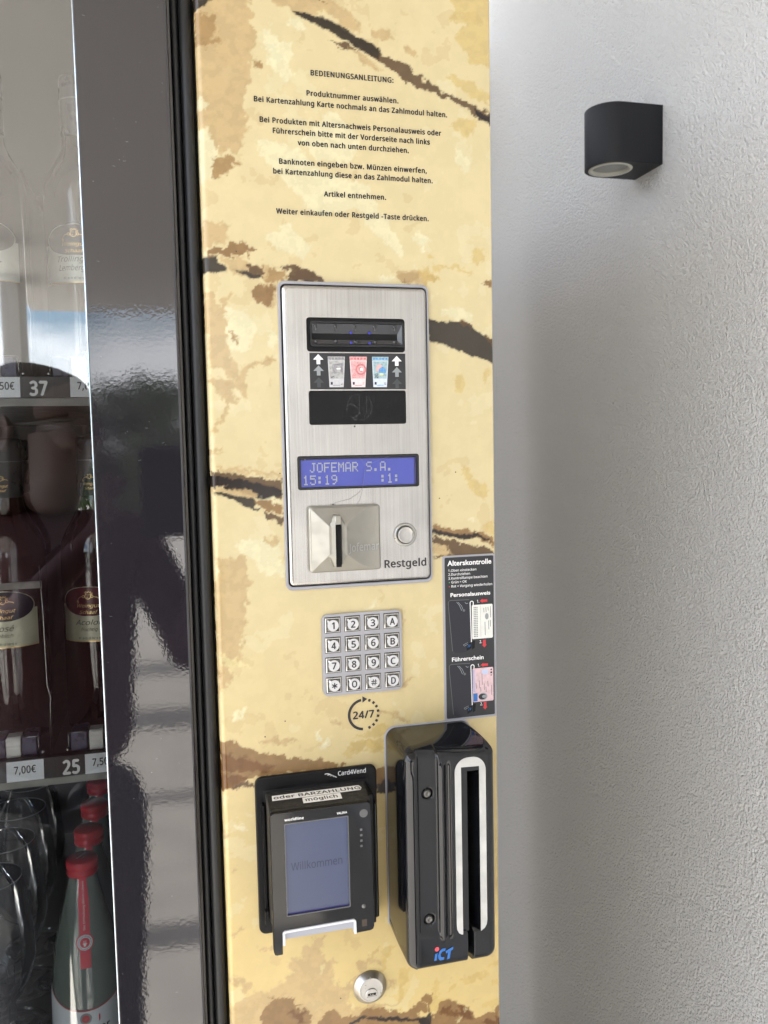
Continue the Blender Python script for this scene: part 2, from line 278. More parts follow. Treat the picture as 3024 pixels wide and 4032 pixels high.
GLYPHS={" ":[104,[]],",":[107,[[77,42,68,12,56,-21,43,-52,16,-52,24,-19,31,15,36,47,74,47]]],"-":[129,[[16,92,16,123,113,123,113,92]]],".":[107,[[29,22,31,34,36,43,44,47,53,49,63,47,71,43,77,34,79,22,77,9,71,1,63,-4,53,-6,44,-4,36,1,31,9]]],"/":[149,[[145,286,38,0,4,0,111,286]]],"0":[229,[[210,144,204,81,198,56,188,35,175,18,158,6,138,-2,114,-4,85,0,61,14,43,35,30,64,22,101,20,144,22,187,29,223,41,252,59,273,84,286,114,291,144,286,168,273,186,252,199,223,207,187],[55,144,56,108,61,78,68,55,80,39,95,29,114,26,134,29,149,39,160,55,168,78,173,108,174,144,173,179,168,209,160,231,149,248,134,257,114,261,95,257,80,248,68,231,61,209,56,179]]],"1":[229,[[142,0,108,0,108,200,108,220,109,235,109,249,98,239,85,227,54,202,36,226,113,286,142,286]]],"2":[229,[[209,0,19,0,19,29,94,105,131,144,153,177,159,194,161,212,157,233,147,248,131,257,110,260,91,258,74,253,41,233,22,257,47,274,76,286,110,290,135,288,156,281,173,270,186,255,194,236,197,214,195,192,188,172,177,153,162,133,123,93,64,34,64,32,209,32]]],"3":[229,[[198,219,196,201,190,186,182,173,170,163,155,156,138,151,138,149,168,142,190,128,202,107,206,81,204,58,195,37,180,20,159,7,131,-1,97,-4,55,-1,18,12,18,45,57,31,97,26,130,29,153,41,165,59,170,82,167,98,160,111,149,121,133,128,113,131,89,133,62,133,62,163,90,163,112,164,129,170,143,178,153,189,160,202,162,217,158,235,148,249,131,258,109,261,82,258,59,249,37,237,20,261,37,272,58,281,82,288,109,290,148,285,176,270,192,247]]],"4":[229,[[221,65,180,65,180,0,146,0,146,65,8,65,8,95,143,288,180,288,180,97,221,97],[146,187,146,206,146,222,147,237,148,250,146,250,138,234,129,219,43,97,146,97]]],"5":[229,[[110,176,138,173,161,166,180,153,195,137,204,116,206,91,203,64,194,40,178,21,157,7,131,-1,99,-4,58,0,25,12,25,45,60,31,100,26,120,28,137,33,151,41,162,53,168,69,170,88,166,113,153,131,131,142,99,146,73,144,50,140,32,151,43,286,186,286,186,254,73,254,66,171,85,174]]],"6":[229,[[22,122,25,171,37,217,47,237,61,255,77,270,98,281,123,288,153,290,172,289,188,287,188,257,172,260,154,261,129,259,108,252,91,241,79,227,70,210,63,190,57,146,60,146,75,163,97,175,128,179,151,177,171,169,188,156,200,139,208,118,211,92,208,65,199,41,186,22,168,8,146,-1,119,-4,100,-2,81,4,65,13,50,27,38,45,29,66,24,92],[119,26,142,30,160,42,172,63,176,92,172,117,162,136,144,148,120,152,103,150,87,144,75,135,66,124,60,112,58,99,62,73,73,49,92,32,105,27]]],"7":[229,[[55,0,172,254,18,254,18,286,210,286,210,259,93,0]]],"8":[229,[[114,290,138,288,159,282,176,273,189,259,197,242,200,222,198,206,193,192,173,169,146,152,178,133,191,121,201,108,207,92,209,74,206,52,198,33,184,17,165,6,142,-2,115,-4,87,-2,63,5,44,16,31,31,22,50,20,73,22,91,28,107,37,120,50,132,79,150,54,168,35,191,31,206,29,222,32,242,40,259,53,273,71,282,91,288],[54,73,58,53,69,38,88,28,115,24,140,28,159,38,171,54,175,74,173,87,167,98,147,117,115,133,108,135,79,119,60,99,56,87],[114,262,94,259,78,251,67,238,63,221,65,207,70,196,89,179,116,165,141,178,159,196,164,207,165,221,162,238,151,251,135,259]]],"9":[229,[[209,164,205,115,193,70,183,49,170,31,153,17,132,5,107,-2,77,-4,58,-3,41,0,41,30,58,26,76,25,102,27,122,34,139,45,152,59,161,76,167,96,173,140,170,140,155,123,133,111,102,107,79,110,59,117,43,130,30,147,23,168,20,194,23,222,31,245,45,265,63,279,86,287,111,290,131,288,150,282,166,273,180,259,192,241,201,220,207,194],[111,261,89,257,71,244,59,223,55,194,58,169,68,151,85,139,110,135,128,137,143,143,156,151,165,162,171,175,173,187,169,213,158,237,138,254,126,259]]],":":[107,[[29,22,31,34,36,43,44,47,53,49,63,47,71,43,77,34,79,22,77,9,71,1,63,-4,53,-6,44,-4,36,1,31,9],[29,193,31,206,36,215,44,219,53,221,63,219,71,215,77,206,79,193,77,181,71,172,63,168,53,166,44,168,36,172,31,181]]],"=":[229,[[22,167,22,195,206,195,206,167],[22,87,22,115,206,115,206,87]]],"A":[256,[[219,0,184,89,71,89,36,0,0,0,112,287,144,287,256,0],[141,207,137,219,132,236,128,250,123,234,119,219,115,207,83,121,173,121]]],"B":[261,[[121,286,168,282,202,270,217,257,226,239,229,215,228,199,223,185,215,174,205,164,191,157,175,152,175,150,207,140,221,130,231,118,237,102,239,81,236,57,227,37,212,21,193,9,168,2,140,0,39,0,39,286],[128,164,159,167,178,176,189,191,192,211,188,232,175,245,154,253,122,255,75,255,75,164],[75,134,75,30,133,30,165,34,186,45,197,62,200,84,199,98,194,111,185,121,172,128,154,133,130,134]]],"C":[253,[[162,259,140,257,120,251,103,241,89,228,78,211,69,191,64,169,63,143,65,110,74,82,87,59,106,42,131,31,161,28,197,31,230,39,230,8,197,-1,156,-4,116,1,83,14,57,36,39,65,28,102,24,144,27,175,33,203,45,228,60,249,79,267,103,280,131,288,162,290,204,286,241,273,227,243,197,254]]],"D":[293,[[268,146,264,102,250,65,229,37,199,16,162,4,119,0,39,0,39,286,127,286,168,282,202,270,230,250,251,223,264,188],[230,145,227,179,218,207,202,229,181,244,154,252,122,255,75,255,75,31,114,31,149,34,178,44,201,60,217,82,227,110]]],"E":[223,[[199,0,39,0,39,286,199,286,199,255,75,255,75,165,192,165,192,134,75,134,75,32,199,32]]],"F":[208,[[75,0,39,0,39,286,199,286,199,255,75,255,75,153,191,153,191,121,75,121]]],"G":[292,[[163,151,262,151,262,11,215,0,162,-4,121,0,87,14,60,35,40,65,28,101,24,143,29,185,42,221,64,250,93,272,129,286,173,290,218,286,258,273,245,242,210,254,171,259,139,255,112,245,91,228,75,205,65,176,62,143,65,111,73,83,87,59,108,42,135,31,170,27,202,29,226,34,226,119,163,119]]],"H":[297,[[258,0,222,0,222,134,75,134,75,0,39,0,39,286,75,286,75,165,222,165,222,286,258,286]]],"I":[136,[[119,0,16,0,16,21,50,28,50,257,16,265,16,286,119,286,119,265,86,257,86,28,119,21]]],"J":[109,[[-2,-76,-18,-75,-31,-71,-31,-40,-18,-43,-2,-45,17,-40,25,-35,31,-26,35,-14,37,2,37,286,73,286,73,4,71,-21,64,-41,53,-57,38,-68,19,-74]]],"K":[248,[[248,0,206,0,104,137,75,111,75,0,39,0,39,286,75,286,75,145,99,172,124,200,202,286,244,286,130,162]]],"L":[210,[[39,0,39,286,75,286,75,32,200,32,200,0]]],"M":[364,[[165,0,71,251,69,251,71,231,72,203,72,174,72,0,39,0,39,286,92,286,180,52,182,52,272,286,325,286,325,0,289,0,289,176,289,204,291,230,292,251,290,251,195,0]]],"N":[305,[[266,0,224,0,71,238,69,238,70,216,72,189,72,160,72,0,39,0,39,286,81,286,233,49,235,49,234,69,233,97,232,125,232,286,266,286]]],"O":[313,[[289,144,287,112,280,83,270,58,255,36,237,19,214,6,187,-1,157,-4,125,-1,98,7,75,19,57,37,43,58,32,83,26,112,24,144,28,185,39,221,57,250,83,272,116,286,157,291,197,286,229,272,255,251,274,221,285,185],[63,144,65,110,73,81,85,58,104,41,127,31,157,27,186,31,210,41,228,58,241,81,248,110,251,144,245,192,228,228,210,245,187,256,157,259,128,256,104,245,85,228,73,205,65,177]]],"P":[243,[[115,286,163,281,196,264,211,248,219,227,222,202,216,168,209,153,197,139,182,128,162,119,137,113,108,111,75,111,75,0,39,0,39,286],[111,255,75,255,75,142,104,142,129,144,149,148,165,156,176,167,183,182,185,200,180,225,167,242,144,252]]],"R":[249,[[118,286,150,284,177,277,197,266,211,250,219,230,222,205,220,184,214,167,204,153,192,143,165,128,243,0,201,0,132,118,75,118,75,0,39,0,39,286],[116,255,75,255,75,149,118,149,148,152,169,163,181,180,185,203,183,220,177,233,168,243,155,250,137,254]]],"S":[220,[[201,77,198,53,189,33,174,17,153,6,128,-2,99,-4,68,-2,42,2,20,10,20,44,56,32,101,27,120,29,136,33,149,40,158,49,163,60,165,73,164,86,159,97,151,106,139,115,98,132,66,147,43,165,29,188,24,217,27,239,36,256,50,271,68,281,90,288,115,290,159,286,194,274,183,243,151,254,115,259,98,257,85,253,74,247,67,239,62,229,61,217,62,204,67,193,74,184,86,176,123,159,166,139,181,128,192,114,199,97]]],"T":[223,[[130,0,93,0,93,255,4,255,4,286,219,286,219,255,130,255]]],"U":[293,[[257,101,254,73,245,48,229,26,208,10,180,-1,145,-4,112,-1,85,9,64,25,48,47,39,72,36,102,36,286,72,286,72,101,77,70,91,47,114,32,147,27,171,30,189,37,204,48,213,63,219,81,221,101,221,286,257,286]]],"V":[241,[[241,286,138,0,102,0,0,286,38,286,102,103,110,80,116,60,120,40,125,60,131,81,138,103,202,286]]],"W":[373,[[368,286,291,0,255,0,199,188,194,205,190,222,187,236,185,244,183,236,180,222,176,205,171,186,117,0,81,0,5,286,43,286,87,111,91,93,95,76,98,59,101,43,103,60,107,77,111,95,116,113,166,286,204,286,256,112,261,94,266,75,269,58,272,43,275,64,280,87,286,112,330,286]]],"Z":[229,[[214,0,15,0,15,27,166,254,20,254,20,286,210,286,210,259,59,32,214,32]]],"a":[225,[[115,219,150,214,174,201,188,179,192,146,192,0,167,0,160,30,158,30,139,11,117,0,86,-4,68,-2,52,3,38,11,27,24,21,40,18,60,25,88,44,109,76,123,121,128,158,130,158,142,155,165,146,180,132,187,113,190,81,185,53,174,42,200,75,213],[126,104,92,100,70,91,59,77,55,59,58,44,66,33,79,27,94,24,119,28,140,39,153,59,158,86,158,105]]],"b":[247,[[69,231,69,205,67,186,69,186,80,199,95,209,113,216,136,219,161,215,182,206,200,191,214,169,222,141,225,107,222,74,214,46,200,24,182,8,161,-1,136,-4,113,-2,95,5,80,15,69,27,67,27,59,0,34,0,34,305,69,305],[130,189,109,187,94,181,82,170,75,154,71,134,69,109,69,107,73,72,82,46,101,31,131,25,156,31,174,47,184,72,188,108,184,143,174,169,156,184]]],"c":[192,[[120,-4,93,-1,70,8,50,22,35,44,25,72,22,106,25,142,35,171,51,192,71,207,95,216,123,219,154,216,179,207,168,178,146,185,122,188,102,186,86,179,74,167,65,152,60,131,59,107,60,83,65,63,74,47,86,36,101,29,120,26,151,30,176,39,176,8,152,-1]]],"d":[247,[[110,-4,85,-1,64,8,46,24,33,45,25,73,22,107,25,141,33,169,46,191,64,206,86,216,111,219,140,215,162,203,177,187,180,187,178,203,177,219,177,305,213,305,213,0,184,0,179,29,177,29,162,12,140,0],[116,25,145,30,164,44,174,67,178,100,178,107,174,142,164,168,146,184,115,190,91,184,73,167,62,140,59,106,62,72,73,47,91,31]]],"e":[226,[[117,219,143,216,165,207,182,192,195,173,203,149,206,122,206,101,59,101,64,69,77,45,99,31,127,26,163,30,196,41,196,10,164,-1,126,-4,97,-1,72,8,51,24,35,46,25,73,22,106,25,139,34,166,48,189,67,205,90,216],[117,190,94,186,77,174,65,154,59,129,169,129,167,146,163,161,156,173,146,182,133,188]]],"f":[138,[[133,188,79,188,79,0,44,0,44,188,6,188,6,204,44,216,44,229,46,254,52,273,62,288,76,299,93,305,113,307,137,305,155,300,146,272,131,276,114,278,98,275,88,266,81,251,79,229,79,215,133,215]]],"g":[247,[[110,219,130,217,149,211,164,201,178,186,180,186,184,215,213,215,213,-4,210,-32,202,-55,189,-73,170,-86,146,-94,116,-96,74,-93,39,-83,39,-50,75,-63,118,-67,143,-63,162,-51,174,-32,178,-6,178,2,178,16,179,28,177,28,165,14,149,4,131,-2,111,-4,85,-1,63,9,46,25,28,60,22,107,28,153,46,189,63,205,85,216],[115,189,98,187,84,180,73,168,65,152,60,131,59,107,62,72,73,46,91,30,116,25,144,29,155,34,163,42,174,65,178,99,178,107,176,134,171,154,163,170,151,181,135,187]]],"h":[248,[[69,215,69,200,67,185,70,185,87,204,110,215,137,219,161,216,180,210,196,200,206,185,213,165,215,140,215,0,180,0,180,138,178,160,169,176,154,186,132,189,111,187,95,180,83,169,75,154,71,134,69,111,69,0,34,0,34,305,69,305]]],"i":[103,[[69,215,69,0,34,0,34,215],[52,296,66,290,71,283,73,273,71,263,66,256,52,251,44,252,37,256,33,263,31,273,33,283,37,290,44,294]]],"j":[103,[[9,-96,-9,-95,-22,-91,-22,-63,-10,-66,4,-67,16,-65,26,-60,32,-50,34,-33,34,215,69,215,69,-32,68,-51,63,-67,55,-79,43,-89,28,-94],[31,273,33,283,37,290,44,294,52,296,66,290,71,283,73,273,71,263,66,256,52,251,44,252,37,256,33,263]]],"k":[214,[[69,146,68,129,67,111,69,111,76,120,86,132,95,142,163,215,204,215,117,123,211,0,168,0,93,100,69,79,69,0,34,0,34,305,69,305]]],"l":[103,[[69,0,34,0,34,305,69,305]]],"m":[375,[[270,219,302,214,324,200,338,176,342,140,342,0,308,0,308,138,305,160,297,176,283,186,264,189,237,185,219,171,209,149,206,119,206,0,171,0,171,138,166,167,160,177,152,184,141,188,127,189,107,187,93,180,82,169,75,154,71,135,69,111,69,0,34,0,34,215,63,215,68,186,70,186,86,204,108,215,133,219,156,217,175,210,189,199,199,183,201,183,214,199,230,210,250,217]]],"n":[248,[[138,219,171,214,196,200,210,176,215,140,215,0,180,0,180,138,178,160,169,176,154,186,132,189,102,184,83,169,73,145,69,111,69,0,34,0,34,215,63,215,68,186,70,186,88,204,111,215]]],"o":[243,[[221,108,219,83,214,60,205,41,194,25,179,13,162,3,142,-2,121,-4,100,-2,81,3,65,13,50,25,38,41,29,60,24,83,22,108,25,141,34,168,49,190,69,206,93,216,122,219,149,216,173,206,193,190,208,168,218,141],[59,108,60,84,65,64,74,47,86,35,102,28,121,25,141,28,157,35,169,47,178,64,183,84,184,108,183,132,178,152,169,168,157,179,141,187,121,189,93,184,73,168,62,142]]],"p":[247,[[136,219,161,216,182,207,200,191,214,170,222,142,225,108,222,74,214,46,200,24,183,9,161,-1,136,-4,107,0,85,12,69,27,67,27,69,10,69,-8,69,-96,34,-96,34,215,63,215,68,186,69,186,85,202,106,215],[130,189,110,187,95,181,84,171,76,156,71,138,69,115,69,108,71,83,75,63,83,47,94,35,110,28,131,25,149,28,163,36,174,49,182,66,186,86,188,108,184,141,174,167,156,184]]],"q":[247,[[177,-4,178,12,179,29,177,29,166,16,151,6,133,-2,109,-4,85,-1,64,8,46,24,33,45,25,73,22,107,25,141,33,169,47,191,65,206,86,216,111,219,134,217,152,209,166,199,178,186,179,186,184,215,213,215,213,-96,177,-96],[116,25,136,27,152,33,163,43,171,58,176,77,178,99,178,107,174,143,164,169,145,184,115,190,90,184,73,167,62,140,59,106,62,72,73,47,91,31]]],"r":[166,[[134,219,147,218,160,217,155,184,144,186,132,187,108,182,88,167,74,144,69,115,69,0,34,0,34,215,63,215,67,176,69,176,85,197,107,213,120,217]]],"s":[192,[[174,59,171,40,164,24,151,12,134,3,113,-2,88,-4,50,0,21,10,21,42,52,30,89,24,112,27,128,33,137,43,140,56,136,71,120,83,87,98,51,114,38,123,28,133,22,146,20,162,26,186,43,204,68,215,101,219,138,215,170,204,158,176,129,186,99,190,80,188,66,183,57,175,54,164,59,149,77,137,109,123,144,107,157,99,166,88,172,75]]],"t":[145,[[106,25,122,26,136,29,136,2,120,-2,100,-4,84,-3,69,2,56,10,46,22,39,39,37,63,37,188,6,188,6,204,37,219,51,264,72,264,72,215,134,215,134,188,72,188,72,63,75,46,82,34,92,27]]],"u":[248,[[214,215,214,0,185,0,180,28,178,28,160,10,137,-1,110,-4,86,-2,67,4,51,15,40,30,34,49,32,74,32,215,67,215,67,77,70,54,79,38,94,28,115,25,137,28,153,34,165,45,173,61,177,80,178,103,178,215]]],"v":[204,[[81,0,0,215,38,215,83,88,90,69,97,48,101,31,102,31,107,48,114,69,120,88,166,215,204,215,122,0]]],"w":[315,[[173,121,168,138,164,154,160,168,158,178,156,178,154,168,151,154,147,138,142,121,103,0,63,0,4,215,41,215,71,101,77,77,82,55,85,36,86,36,89,49,92,64,96,80,101,94,139,215,177,215,214,94,220,75,225,54,229,37,230,37,233,54,238,76,245,101,275,215,311,215,251,0,210,0]]],"x":[212,[[85,110,11,215,51,215,106,134,161,215,201,215,127,110,205,0,165,0,106,86,47,0,7,0]]],"y":[204,[[0,215,38,215,85,93,92,72,98,52,103,34,104,34,112,60,123,93,166,215,204,215,112,-30,94,-65,83,-78,69,-88,53,-94,34,-96,17,-95,4,-93,4,-65,15,-67,28,-67,50,-63,65,-50,76,-29,87,-1]]],"z":[188,[[173,0,16,0,16,23,131,188,22,188,22,215,170,215,170,188,56,27,173,27]]],"Ä":[256,[[219,0,184,89,71,89,36,0,0,0,112,287,144,287,256,0],[141,207,137,219,132,236,128,250,123,234,119,219,115,207,83,121,173,121],[71,344,73,353,77,359,90,364,103,359,108,353,109,344,108,336,103,329,90,324,77,329,73,336],[147,344,148,353,152,359,165,364,178,359,183,353,184,344,183,336,178,329,165,324,152,329,148,336]]],"Ö":[313,[[289,144,287,112,280,83,270,58,255,36,237,19,214,6,187,-1,157,-4,125,-1,98,7,75,19,57,37,43,58,32,83,26,112,24,144,28,185,39,221,57,250,83,272,116,286,157,291,197,286,229,272,255,251,274,221,285,185],[63,144,65,110,73,81,85,58,104,41,127,31,157,27,186,31,210,41,228,58,241,81,248,110,251,144,245,192,228,228,210,245,187,256,157,259,128,256,104,245,85,228,73,205,65,177],[101,344,102,353,106,359,119,364,133,359,137,353,138,344,137,336,133,329,119,324,106,329,102,336],[176,344,177,353,181,359,194,364,208,359,212,353,213,344,212,336,208,329,194,324,181,329,177,336]]],"Ü":[293,[[257,101,254,73,245,48,229,26,208,10,180,-1,145,-4,112,-1,85,9,64,25,48,47,39,72,36,102,36,286,72,286,72,101,77,70,91,47,114,32,147,27,171,30,189,37,204,48,213,63,219,81,221,101,221,286,257,286],[91,344,92,353,96,359,109,364,123,359,127,353,128,344,127,336,123,329,109,324,96,329,92,336],[166,344,167,353,171,359,184,364,198,359,202,353,203,344,202,336,198,329,184,324,171,329,167,336]]],"ß":[253,[[209,247,208,235,204,224,190,205,173,191,159,179,153,165,156,156,166,145,188,130,213,110,229,89,234,76,235,61,233,41,226,24,214,12,199,3,181,-2,160,-4,127,0,102,10,102,41,118,33,138,27,159,24,178,27,191,34,198,45,200,59,197,76,185,91,163,107,137,127,123,144,119,163,120,175,124,184,138,200,155,213,168,227,172,235,174,245,170,260,159,270,143,276,123,277,96,274,85,268,77,261,71,249,69,234,69,0,34,0,34,234,37,258,46,277,59,290,77,300,99,305,123,307,147,305,168,300,185,292,198,280,207,266]]],"ä":[225,[[115,219,150,214,174,201,188,179,192,146,192,0,167,0,160,30,158,30,139,11,117,0,86,-4,68,-2,52,3,38,11,27,24,21,40,18,60,25,88,44,109,76,123,121,128,158,130,158,142,155,165,146,180,132,187,113,190,81,185,53,174,42,200,75,213],[126,104,92,100,70,91,59,77,55,59,58,44,66,33,79,27,94,24,119,28,140,39,153,59,158,86,158,105],[57,273,58,282,62,288,75,293,89,288,93,282,94,273,93,264,89,258,75,253,62,258,58,264],[132,273,133,282,137,288,150,293,164,288,168,282,169,273,168,264,164,258,150,253,137,258,133,264]]],"é":[226,[[117,219,143,216,165,207,182,192,195,173,203,149,206,122,206,101,59,101,64,69,77,45,99,31,127,26,163,30,196,41,196,10,164,-1,126,-4,97,-1,72,8,51,24,35,46,25,73,22,106,25,139,34,166,48,189,67,205,90,216],[117,190,94,186,77,174,65,154,59,129,169,129,167,146,163,161,156,173,146,182,133,188],[174,303,163,289,148,273,132,256,116,243,93,243,93,248,106,266,120,287,131,307,174,307]]],"ö":[243,[[221,108,219,83,214,60,205,41,194,25,179,13,162,3,142,-2,121,-4,100,-2,81,3,65,13,50,25,38,41,29,60,24,83,22,108,25,141,34,168,49,190,69,206,93,216,122,219,149,216,173,206,193,190,208,168,218,141],[59,108,60,84,65,64,74,47,86,35,102,28,121,25,141,28,157,35,169,47,178,64,183,84,184,108,183,132,178,152,169,168,157,179,141,187,121,189,93,184,73,168,62,142],[65,273,67,282,71,288,84,293,97,288,102,282,103,273,102,264,97,258,84,253,71,258,67,264],[141,273,142,282,146,288,159,293,172,288,177,282,178,273,177,264,172,258,159,253,146,258,142,264]]],"ü":[248,[[214,215,214,0,185,0,180,28,178,28,160,10,137,-1,110,-4,86,-2,67,4,51,15,40,30,34,49,32,74,32,215,67,215,67,77,70,54,79,38,94,28,115,25,137,28,153,34,165,45,173,61,177,80,178,103,178,215],[68,273,69,282,73,288,87,293,100,288,104,282,105,273,104,264,100,258,87,253,73,258,69,264],[143,273,144,282,149,288,162,293,175,288,179,282,180,273,179,264,175,258,162,253,149,258,144,264]]],"€":[229,[[152,290,190,285,224,271,209,243,183,254,152,259,125,254,103,240,87,216,77,182,174,182,174,156,74,156,73,149,73,141,73,133,74,125,162,125,162,99,77,99,83,78,92,60,103,46,118,36,135,29,156,27,187,31,215,40,215,9,188,0,154,-4,123,-1,98,8,78,24,61,44,49,69,41,99,9,99,9,125,38,125,38,133,38,141,38,150,38,156,9,156,9,182,41,182,48,213,60,239,76,261,97,277,123,287]]]}
_tc = {}
def _fill(c, cap):
    o = bpy.data.objects.new("t", c); COL.objects.link(o)
    dg = bpy.context.evaluated_depsgraph_get(); me = bpy.data.meshes.new_from_object(o.evaluated_get(dg))
    v = np.array([tuple(a.co)[:2] for a in me.vertices]) if len(me.vertices) else np.zeros((1, 2))
    f = [tuple(p.vertices) for p in me.polygons]
    bpy.data.objects.remove(o); bpy.data.curves.remove(c); bpy.data.meshes.remove(me)
    return v / cap, f
def glyph(ch):
    if ch not in _tc:
        c = bpy.data.curves.new("t", 'CURVE'); c.dimensions = '2D'; c.fill_mode = 'BOTH'
        for flat in GLYPHS[ch][1]:
            P = list(zip(flat[0::2], flat[1::2])); P = [p for i, p in enumerate(P) if p != P[i - 1]]
            sp = c.splines.new('POLY'); sp.points.add(len(P) - 1); sp.use_cyclic_u = True
            for k, (a, b) in enumerate(P): sp.points[k].co = (a / 286, b / 286, 0, 1)
        _tc[ch] = _fill(c, 1.)
    return _tc[ch]
def text_mesh(s, bold=0., shear=0., space=1., font='n'):
    key = (s, bold, shear, space, font)
    if key in _tc: return _tc[key]
    if font == 'g':
        c = bpy.data.curves.new("t", 'FONT'); c.body = s; c.size = 1; c.offset = bold; c.shear = shear; c.space_character = space; c.resolution_u = 3
        _tc[key] = _fill(c, .6865) + (None,); return _tc[key]
    V = []; F = []; D = []; x = 0.; n = 0
    d = max(0, bold) * .75; sh = ((0, 0),) if d == 0 else ((-d, 0), (d, 0), (0, -d * .7), (0, d * .7)) if d > .012 else ((-d, 0), (d, 0))
    for ch in s:
        if ch != ' ':
            v, f = glyph(ch)
            for q, (dx, dz) in enumerate(sh):
                V.append(np.stack([x + dx + v[:, 0] + shear * v[:, 1], v[:, 1] + dz], 1)); F += [tuple(i + n for i in p) for p in f]; D += [q * .006] * len(v); n += len(v)
        x += GLYPHS[ch][0] / 286 * space + d * 1.3
    _tc[key] = (np.concatenate(V), F, D); return _tc[key]
def text(mb, s, x0, x1, zb, h, y, m, bold=.02, shear=0., space=1., place=None, font='n', up=(0, -1, 0)):
    """lettering with its left end at x0, right end at x1, base line zb and capital height h, lying in the plane y"""
    v, f, dd = text_mesh(s, bold, shear, space, font)
    a, b = v[:, 0].min(), v[:, 0].max(); k = (x1 - x0) / (b - a); out_ = []
    for i, p in enumerate(v):
        px, pz = x0 + (p[0] - a) * k, zb + p[1] * h; q = place(px, pz) if place else (px, y, pz); e = dd[i] if dd else 0
        out_.append((q[0] + up[0] * e, q[1] + up[1] * e, q[2] + up[2] * e))
    mb.add(out_, f, m); mb.keep = False
    return mb
def stroke(mb, pts, w, y, m, place=None):            # printed line of width w through 2-D points
    P = [Vector(p) for p in pts]; L = []; Rr = []
    for i, p in enumerate(P):
        d = (P[min(i + 1, len(P) - 1)] - P[max(i - 1, 0)]).normalized(); n = Vector((-d.y, d.x)) * w / 2
        L.append(p + n); Rr.append(p - n)
    v = [tuple(q) for q in L + Rr]; k = len(P)
    mb.add([place(*q) if place else (q[0], y, q[1]) for q in v], [(i, i + 1, k + i + 1, k + i) for i in range(k - 1)], m)
    return mb
def arc(cx, cz, r, a0, a1, n=16, rz=None):
    return [(cx + r * math.cos(R_(a0 + (a1 - a0) * i / n)), cz + (rz or r) * math.sin(R_(a0 + (a1 - a0) * i / n))) for i in range(n + 1)]
# ================================================================== the printed front panel
def vnoise(x, y, seed):
    rng = np.random.RandomState(seed); T = rng.rand(256, 256)
    xi = np.floor(x).astype(int); yi = np.floor(y).astype(int); fx = x - xi; fy = y - yi
    fx = fx * fx * (3 - 2 * fx); fy = fy * fy * (3 - 2 * fy); g = lambda a, b: T[a % 256, b % 256]
    return (g(xi, yi) * (1 - fx) + g(xi + 1, yi) * fx) * (1 - fy) + (g(xi, yi + 1) * (1 - fx) + g(xi + 1, yi + 1) * fx) * fy
def fbm(x, y, s, seed, o=4):
    r = 0; a = 1; t = 0
    for k in range(o): r = r + a * vnoise(x / s * 2 ** k, y / s * 2 ** k, seed + k); t += a; a *= .55
    return r / t
TONE = {'T': (214, 184, 132), 'T2': (184, 150, 100), 'M': (156, 120, 76), 'B': (104, 78, 52), 'B2': (124, 84, 44),
        'D': (40, 33, 33), 'D2': (56, 46, 34), 'L': (252, 247, 206), 'L2': (250, 236, 176), 'Y': (224, 194, 116)}
TONE = {k: np.array(srgb(*v)[:3]) for k, v in TONE.items()}
def inside(px, pz, poly):
    c = np.zeros(px.shape, bool); n = len(poly)
    for i in range(n):
        x1, y1 = poly[i]; x2, y2 = poly[(i + 1) % n]
        if y1 == y2: continue
        c ^= ((y1 > pz) != (y2 > pz)) & (px < (x2 - x1) * (pz - y1) / (y2 - y1) + x1)
    return c
def paint(X, Z):
    base = np.array(srgb(240, 223, 174)[:3]); warm = np.array(srgb(238, 212, 146)[:3])
    k = np.clip((60 - Z) / 330, 0, 1)[..., None]          # base colour blends to a yellower tone towards the foot
    C = base * (1 - k) + warm * k
    C = C * (1 + .09 * (fbm(X, Z, 70, 5) - .5))[..., None]
    ex = (fbm(X, Z, 5.5, 11) - .5) * 9 + (fbm(X, Z, 2.6, 21, 3) - .5) * 5.0
    ez = (fbm(X, Z, 5.5, 31) - .5) * 9 + (fbm(X, Z, 2.6, 41, 3) - .5) * 5.0
    # scattered light and tan lichen-like flecks
    n1 = fbm(X, Z, 16, 51); n2 = fbm(X, Z, 60, 61)
    C = np.where(((n1 > .63) & (n2 > .52))[..., None], C * .78 + TONE['L'] * .22, C)
    C = np.where(((n1 < .34) & (n2 < .45))[..., None], C * .72 + TONE['T'] * .28, C)
    n3 = fbm(X, Z, 9, 81, 4); C = C * (1 - .02 * (n3 > .56) + .018 * (n3 < .43))[..., None]
    for tone, poly in SHAPES:
        xs = [p[0] for p in poly]; zs = [p[1] for p in poly]
        soft = .45 if tone in 'DD2BM' else .9
        cover = np.zeros(X.shape)
        m = (X > min(xs) - 12) & (X < max(xs) + 12) & (Z > min(zs) - 12) & (Z < max(zs) + 12)
        if not m.any(): continue
        x = X[m]; z = Z[m]; amp = (.45 if tone in ('D', 'D2') else .8 if tone in ('B', 'M', 'B2') else 1.0)
        a = sum(inside(x + ex[m] * amp + u, z + ez[m] * amp + v, poly).astype(float) for u, v in ((-soft, -.2), (soft, .2), (-.2, soft), (.2, -soft), (0, 0))) / 5
        t = TONE[tone]; w = .62 if tone in ('L', 'L2') else .6 if tone == 'Y' else .8 if tone == 'T' else .95
        q_ = fbm(x, z, 6, 71, 3); inner = 1 + .10 * (q_ - .5) - .09 * (q_ > .56) + .07 * (q_ < .42)
        C[m] = C[m] * (1 - a * w)[:, None] + (t * inner[:, None]) * (a * w)[:, None]
    return np.clip(C * .62, 0, 1)
